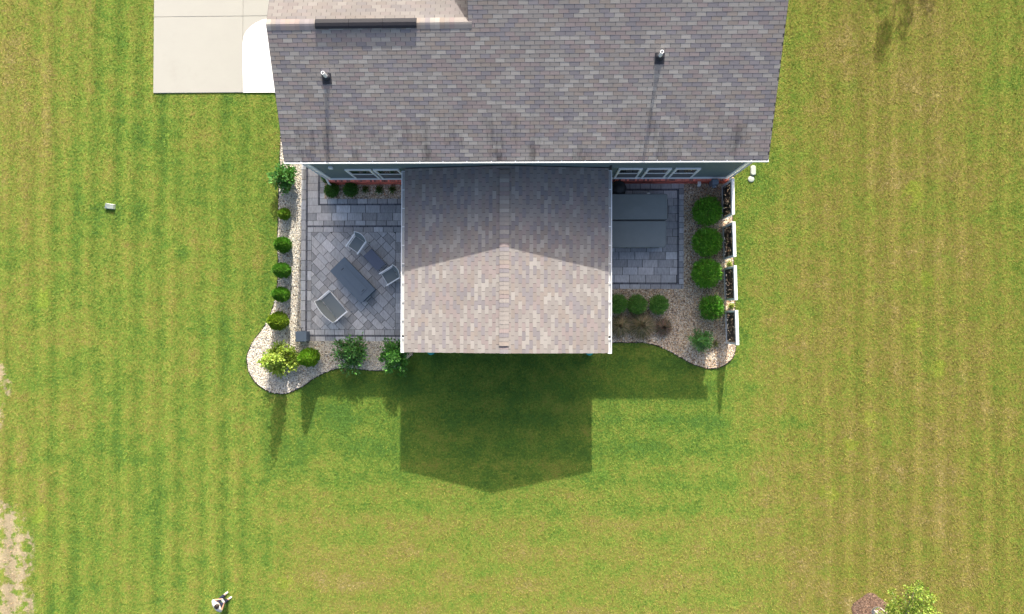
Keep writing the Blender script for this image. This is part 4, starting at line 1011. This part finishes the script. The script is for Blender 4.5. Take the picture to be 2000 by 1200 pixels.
# ------------------------------------------------------------------ small white things on the lawn
q = at(216.5, 404); o = empty('utility_box', (q.x, q.y, 0), R_(-4), 'white wedge shaped utility box alone on the left lawn', 'box')
mb = MB(); mb.add([(-.19,-.1,0),(.19,-.1,0),(.19,.1,0),(-.17,.13,0),(-.19,-.09,.10),(.185,-.09,.13),(.17,.06,.17),(-.13,.1,.17)], [(3,2,1,0),(4,5,6,7),(0,1,5,4),(1,2,6,5),(2,3,7,6),(3,0,4,7)]); mb.build('body', M_CANCAP, o, local=True, col=False)
mb = MB(); mb.lathe([(.03,0),(.03,.012)], (0,0,0), 12, Matrix.Translation((-.135,-.04,.122)) @ Matrix.Rotation(R_(8), 4, 'Y')); mb.build('knob', M_METER, o, local=True, col=False)
q = at(1468, 349.5, .1); mb = MB(); mb.lathe([(.11,0),(.125,.02),(.122,.035),(.10,.048),(.02,.055)], (0,0,0), 24); o = mb.build('drain_cap', M_CANCAP, None, smooth=True, col=False); o.location = (q.x, q.y, 0); tag(o, 'round white drain cap in the grass off the right house corner', 'drain cap')
q = at(1471, 333, .06); mb = MB(); 
prof = rr(-.10, .10, -.20, .20, .085)
mb.prism(prof, 0, .07); mb.prism([(x*.82, y*.86) for x, y in prof], .0702, .10); o = mb.build('splash_block', M_CANCAP, None, col=False); o.location = (q.x, q.y, 0); tag(o, 'elongated pale splash block in the grass just above the round drain cap', 'splash block')

# ------------------------------------------------------------------ mulch ring and young tree, lower right
def chips(center, r, n):
    rng = np.random.default_rng(77); a = rng.uniform(0, 6.283, n); q = np.sqrt(rng.random(n))*r*(1+.07*np.sin(a*5)); s = rng.uniform(.015, .05, n); w = rng.uniform(.006, .016, n); az_ = rng.uniform(0, 6.283, n)
    c = np.stack([center.x+np.cos(a)*q, center.y+np.sin(a)*q, .012+.06*(1-(q/r)**2)+rng.uniform(0,.025,n)], 1); d = np.stack([np.cos(az_), np.sin(az_), rng.uniform(-.4,.4,n)], 1)*s[:,None]; e = np.stack([-np.sin(az_), np.cos(az_), rng.uniform(-.4,.4,n)], 1)*w[:,None]
    V = np.stack([c-d-e, c+d-e, c+d+e, c-d+e], 1).reshape(-1,3); pal = np.array([(.20,.125,.085),(.13,.08,.06),(.30,.20,.14),(.16,.11,.09)])
    return V, np.arange(4*n, dtype=np.int32).reshape(-1,4), np.repeat(pal[rng.integers(0,4,n)]*rng.uniform(.8,1.3,(n,1)), 4, 0)
mb = MB(); mb.col = (.11,.07,.05); mb.lathe([(.68,.002),(.5,.035),(.25,.055),(.02,.06)], (mc.x, mc.y, 0), 36, wob=lambda w, z: .05*math.sin(w*5)+.03*math.sin(w*9)); mb.build('mulch_ring', M_MULCH, kind='structure')
V, F_, cc = chips(mc, .68, 5200); o = mesh_np('mulch', V, F_, M_MULCH, col=cc, kind='stuff'); o['label'] = 'brown bark mulch chips round the young tree'
tb = at(1716, 1212); tree = empty('young_tree', (tb.x, tb.y, 0), 0, 'young yellow green leafed tree with pale stems in the brown mulch ring', 'tree')
rng = np.random.default_rng(5); mb = MB(); tips = []
stem_px = [[(1716,1212,0),(1704,1196,.5),(1708,1188.5,.9),(1716,1187,1.25),(1726,1193,1.7),(1742,1212,2.3)], [(1716,1212,0),(1706,1193,.5),(1713,1198,1.0),(1722,1212,1.6),(1750,1235,2.4)], [(1716,1212,0),(1712,1194,.6),(1722,1200,1.1),(1738,1206,1.8),(1768,1200,2.6)], [(1716,1212,0),(1730,1222,.8),(1760,1240,1.8),(1780,1240,2.8)]]
for st in stem_px:
    pts = [Vector(at(*p))-Vector((tb.x, tb.y, 0)) for p in st]; n_ = len(pts)
    sm = []
    for i in range(n_-1):
        p0, p1, p2, p3 = pts[max(i-1,0)], pts[i], pts[i+1], pts[min(i+2,n_-1)]
        for k in range(5):
            s = k/5; sm.append(.5*((2*p1)+(p2-p0)*s+(2*p0-5*p1+4*p2-p3)*s*s+(3*p1-p0-3*p2+p3)*s**3))
    sm.append(pts[-1]); mb.tube(sm, [.042*(1-.75*i/len(sm)) for i in range(len(sm))], 8); tips.append(pts[-1])
mb.build('trunk', M_PALEBARK, tree, smooth=True, local=True, col=False)
Ps = []; Ns = []; lb = MB()
clump = [(1786,1166,3.3,.30),(1802,1160,3.4,.26),(1778,1180,3.1,.34),(1806,1178,3.2,.30),(1790,1152,3.6,.18),(1772,1198,3.0,.4),(1800,1198,3.3,.4),(1750,1192,2.7,.30),(1738,1184,2.4,.18),(1742,1156,2.6,.12),(1775,1150,3.1,.13),(1795,1140,3.5,.10),(1760,1212,2.8,.5),(1795,1225,3.3,.6),(1822,1205,3.0,.3),(1730,1202,2.2,.3),(1830,1240,3.0,.5),(1752,1172,2.7,.14),(1818,1166,3.2,.16)]
for px, py, h_, r_ in clump:
    c_ = np.array(at(px, py, h_))-np.array([tb.x, tb.y, 0]); m = int(40+360*r_*r_*4); r_ *= 1.12
    o_ = rng.normal(0, 1, (m,3)); o_ /= np.linalg.norm(o_, axis=1)[:,None]; Ps.append(c_+o_*(r_*rng.uniform(.2,1,m)**.6)[:,None]); Ns.append(o_*.6+np.array([0,0,.5]))
    src = min(tips, key=lambda t_: (Vector(c_)-t_).length); lb.tube([src, (src+Vector(c_))/2+Vector((0,0,-.1)), Vector(c_)], [.014,.01,.005], 5)
P_ = np.concatenate(Ps); V, F_ = leaf_cards(P_, np.concatenate(Ns), .085, .055, rng, .6)
mesh_np('crown', V, F_, M_LEAF, tree, np.repeat(hue(len(P_), (.24,.36,.05), rng, .26, (.36,.44,.09), .3), 4, 0), local=True)
lb.build('limb', M_PALEBARK, tree, local=True, col=False)

# tree beyond the top right of the lawn; its shadow falls on the grass
tq = at(1742, 10); tb = Vector((tq.x+.85, tq.y+6.9, 0)); tree = empty('lawn_tree', tb, 0, 'thin crowned green tree beyond the top right of the lawn', 'tree')
rng = np.random.default_rng(9); mb = MB(); mb.tube([(0,0,0),(.05,0,1.2),(0,.05,2.4),(.05,0,3.6),(0,0,4.9)], [.09,.075,.06,.04,.015], 10); mb.build('trunk', M_BARK, tree, smooth=True, local=True, col=False)
lb = MB(); Ps = []; Ns = []
for k in range(30):
    a = rng.uniform(0, 6.283); z = rng.uniform(2.0, 5.2); rad = 1.6*(1-abs(z-3.3)/2.8)*rng.uniform(.5, 1.1); c_ = np.array([math.cos(a)*rad, math.sin(a)*rad, z]); r_ = rng.uniform(.16, .30)
    lb.tube([(0,0,z-.6), tuple(c_*np.array([.5,.5,1])-np.array([0,0,.25])), tuple(c_)], [.02,.013,.005], 5); m = 130
    o_ = rng.normal(0, 1, (m,3)); o_ /= np.linalg.norm(o_, axis=1)[:,None]; Ps.append(c_+o_*(r_*rng.uniform(.2,1,m)**.6)[:,None]); Ns.append(o_*.6+np.array([0,0,.4]))
P_ = np.concatenate(Ps); V, F_ = leaf_cards(P_, np.concatenate(Ns), .10, .06, rng, .6)
mesh_np('crown', V, F_, M_LEAF, tree, np.repeat(hue(len(P_), (.06,.14,.02), rng, .25), 4, 0), local=True); lb.build('limb', M_BARK, tree, local=True, col=False)

# ------------------------------------------------------------------ person
M_SKIN = plain('skin', (.50, .30, .20), .55, .35, .05, 12); M_SHIRT = plain('white_shirt', (.60, .60, .60), .85, .2, .04, 14); M_JEANS = plain('navy_jeans', (.022, .027, .06), .9, .15, .2, 25); M_HAIR = plain('dark_hair', (.022, .014, .010), .6, .4, .3, 60); M_SHOE = plain('white_shoe', (.62, .60, .54), .6, .3, .05, 12)
fl, fr_ = at(439.3, 1162), at(445, 1171); mid_ = (fl+fr_)/2; hd = at(417.5, 1186.3, 1.58)
pa_ = math.atan2(.62, .78)-math.pi/2          # local +y is the facing direction
person = empty('person', (mid_.x, mid_.y, 0.0), pa_, 'person in white t shirt and dark jeans standing on the lawn, hands held in front', 'person')
def skin(name, verts, edges, mat, parent, sub=2):
    verts = [LEAN(v) for v in verts]
    me = bpy.data.meshes.new(name); me.from_pydata([v[:3] for v in verts], edges, []); me.materials.append(mat)
    o = bpy.data.objects.new(name, me); C.objects.link(o); o.parent = parent
    m = o.modifiers.new('skin', 'SKIN'); m.use_smooth_shade = True
    for i, v in enumerate(verts):
        r = v[3]; me.skin_vertices[0].data[i].radius = r if isinstance(r, tuple) else (r, r)
    me.skin_vertices[0].data[0].use_root = True
    s = o.modifiers.new('sub', 'SUBSURF'); s.levels = sub; s.render_levels = sub
    return o
person.scale = (.93, .93, .93)
LEAN = lambda v: (v[0], v[1]+.20*max(0, v[2]-.8)+.16*max(0, v[2]-1.2), v[2]-.10*max(0, v[2]-.8)) + tuple(v[3:])   # bent forward over the controller
B = [(0,-.02,.88,(.15,.10)), (0,.0,1.05,(.13,.09)), (0,.03,1.22,(.16,.11)), (0,.05,1.34,(.14,.09)), (0,.07,1.42,.055), (0,.10,1.50,.06), (0,.115,1.575,(.078,.095)), (0,.115,1.65,(.062,.075))]
E_ = [(i, i+1) for i in range(7)]
HANDS = {}
for sg in (-1, 1):
    b = len(B)
    B += [(sg*.09,-.02,.82,.085), (sg*.11,.02,.46,.058), (sg*.12,-.02,.09,.042), (sg*.125,.09,.045,.036), (sg*.13,.17,.03,.024)]
    E_ += [(0,b), (b,b+1), (b+1,b+2), (b+2,b+3), (b+3,b+4)]
    b = len(B)
    B += [(sg*.17,.05,1.345,.055), (sg*.26,.04,1.14,.045), (sg*.235,.09,1.05,.040), (sg*.13,.27,1.06,.028), (sg*.115,.31,1.07,(.030,.018))]
    E_ += [(3,b), (b,b+1), (b+1,b+2), (b+2,b+3), (b+3,b+4)]
    hb = b+4
    for k, (ln_, oy) in enumerate(((.062,.0),(.070,.0),(.066,.0),(.052,.0))):        # four fingers curling inward under the controller
        off = (k-1.5)*.017; q = len(B)
        B += [(sg*(.105-.004*k), .335+off*.9, 1.065-.012*abs(k-1.5), .0095), (sg*(.075), .345+off, 1.045, .0085), (sg*(.075-ln_*.45), .345+off, 1.035, .0075)]
        E_ += [(hb,q), (q,q+1), (q+1,q+2)]
    q = len(B); B += [(sg*.10,.325,1.095,.011), (sg*.075,.345,1.105,.009)]; E_ += [(hb,q), (q,q+1)]
skin('body', B, E_, M_SKIN, person)
# nose, eyes, ears, mouth line
mb = MB(); mb.lathe([(.012,-.02),(.018,0),(.006,.02)], (0,.212,1.565), 8)
for sg in (-1,1): mb.lathe([(.008,-.02),(.018,-.0),(.012,.025)], (sg*.082,.112,1.575), 8)
mb.v = [LEAN(v) for v in mb.v]; mb.build('face_features', M_SKIN, person, smooth=True, local=True, col=False)
mb = MB()
for sg in (-1,1): mb.lathe([(.004,-.008),(.011,0),(.004,.008)], (sg*.03,.203,1.592), 8)
mb.v = [LEAN(v) for v in mb.v]; mb.build('eyes', M_HAIR, person, smooth=True, local=True, col=False)
mb = MB(); mb.box(-.022,.022,.198,.204,1.525,1.532); mb.v = [LEAN(v) for v in mb.v]; mb.build('mouth', plain('lips', (.35,.14,.12), .5, .3, .05), person, local=True, col=False)
mb = MB(); mb.lathe([(.084,-.075),(.099,-.03),(.100,.02),(.085,.065),(.05,.092),(.012,.10)], (0,0,0), 22, Matrix.Translation((0,.095,1.615)) @ Matrix.Diagonal((1,1.12,1,1)), wob=lambda w, z: .05*math.sin(w*7)+.04*math.sin(w*13+z*30)); mb.v = [LEAN(v) for v in mb.v]; mb.build('hair', M_HAIR, person, smooth=True, local=True, col=False)
Sv = [(0,-.02,.86,(.175,.125)), (0,.0,1.05,(.165,.118)), (0,.03,1.22,(.185,.13)), (0,.05,1.345,(.15,.10)), (0,.065,1.405,.075)]
Se = [(0,1),(1,2),(2,3),(3,4)]
for sg in (-1,1):
    b = len(Sv); Sv += [(sg*.175,.05,1.345,.078), (sg*.245,.04,1.20,.068), (sg*.262,.045,1.13,.066)]; Se += [(3,b),(b,b+1),(b+1,b+2)]
skin('shirt', Sv, Se, M_SHIRT, person)
Jv = [(0,-.02,.88,(.155,.115))]; Je = []
for sg in (-1,1):
    b = len(Jv); Jv += [(sg*.09,-.02,.80,.105), (sg*.11,.02,.46,.080), (sg*.12,-.015,.20,.068), (sg*.12,-.012,.06,.064)]; Je += [(0,b),(b,b+1),(b+1,b+2),(b+2,b+3)]
skin('jeans', Jv, Je, M_JEANS, person)
for sg in (-1,1):
    skin('shoe', [(sg*.12,-.05,.055,.048), (sg*.125,.06,.045,(.046,.04)), (sg*.13,.17,.035,(.046,.032)), (sg*.132,.215,.03,(.036,.024))], [(0,1),(1,2),(2,3)], M_SHOE, person)
rc = empty('remote_controller', (Vector((mid_.x, mid_.y, 0)) + Matrix.Rotation(pa_, 3, 'Z') @ (Vector(LEAN((0,.345,1.07)))*.93)), pa_, 'small pale remote controller held in both hands of the standing person', 'controller')
mb = MB(); mb.cbox(-.085,.085,-.045,.045,0,.028,.008); mb.build('body', plain('gray_plastic', (.45,.45,.46), .5, .4, .05), rc, local=True, col=False)
mb = MB(); mb.cbox(-.075,.075,.05,.125,.02,.03,.004); mb.build('phone', M_BLACK, rc, local=True, col=False)
mb = MB()
for sg in (-1,1): mb.tube([(sg*.06,0,.028),(sg*.06,0,.045)], .006, 8)
mb.build('joystick', M_BLACK, rc, local=True, col=False)
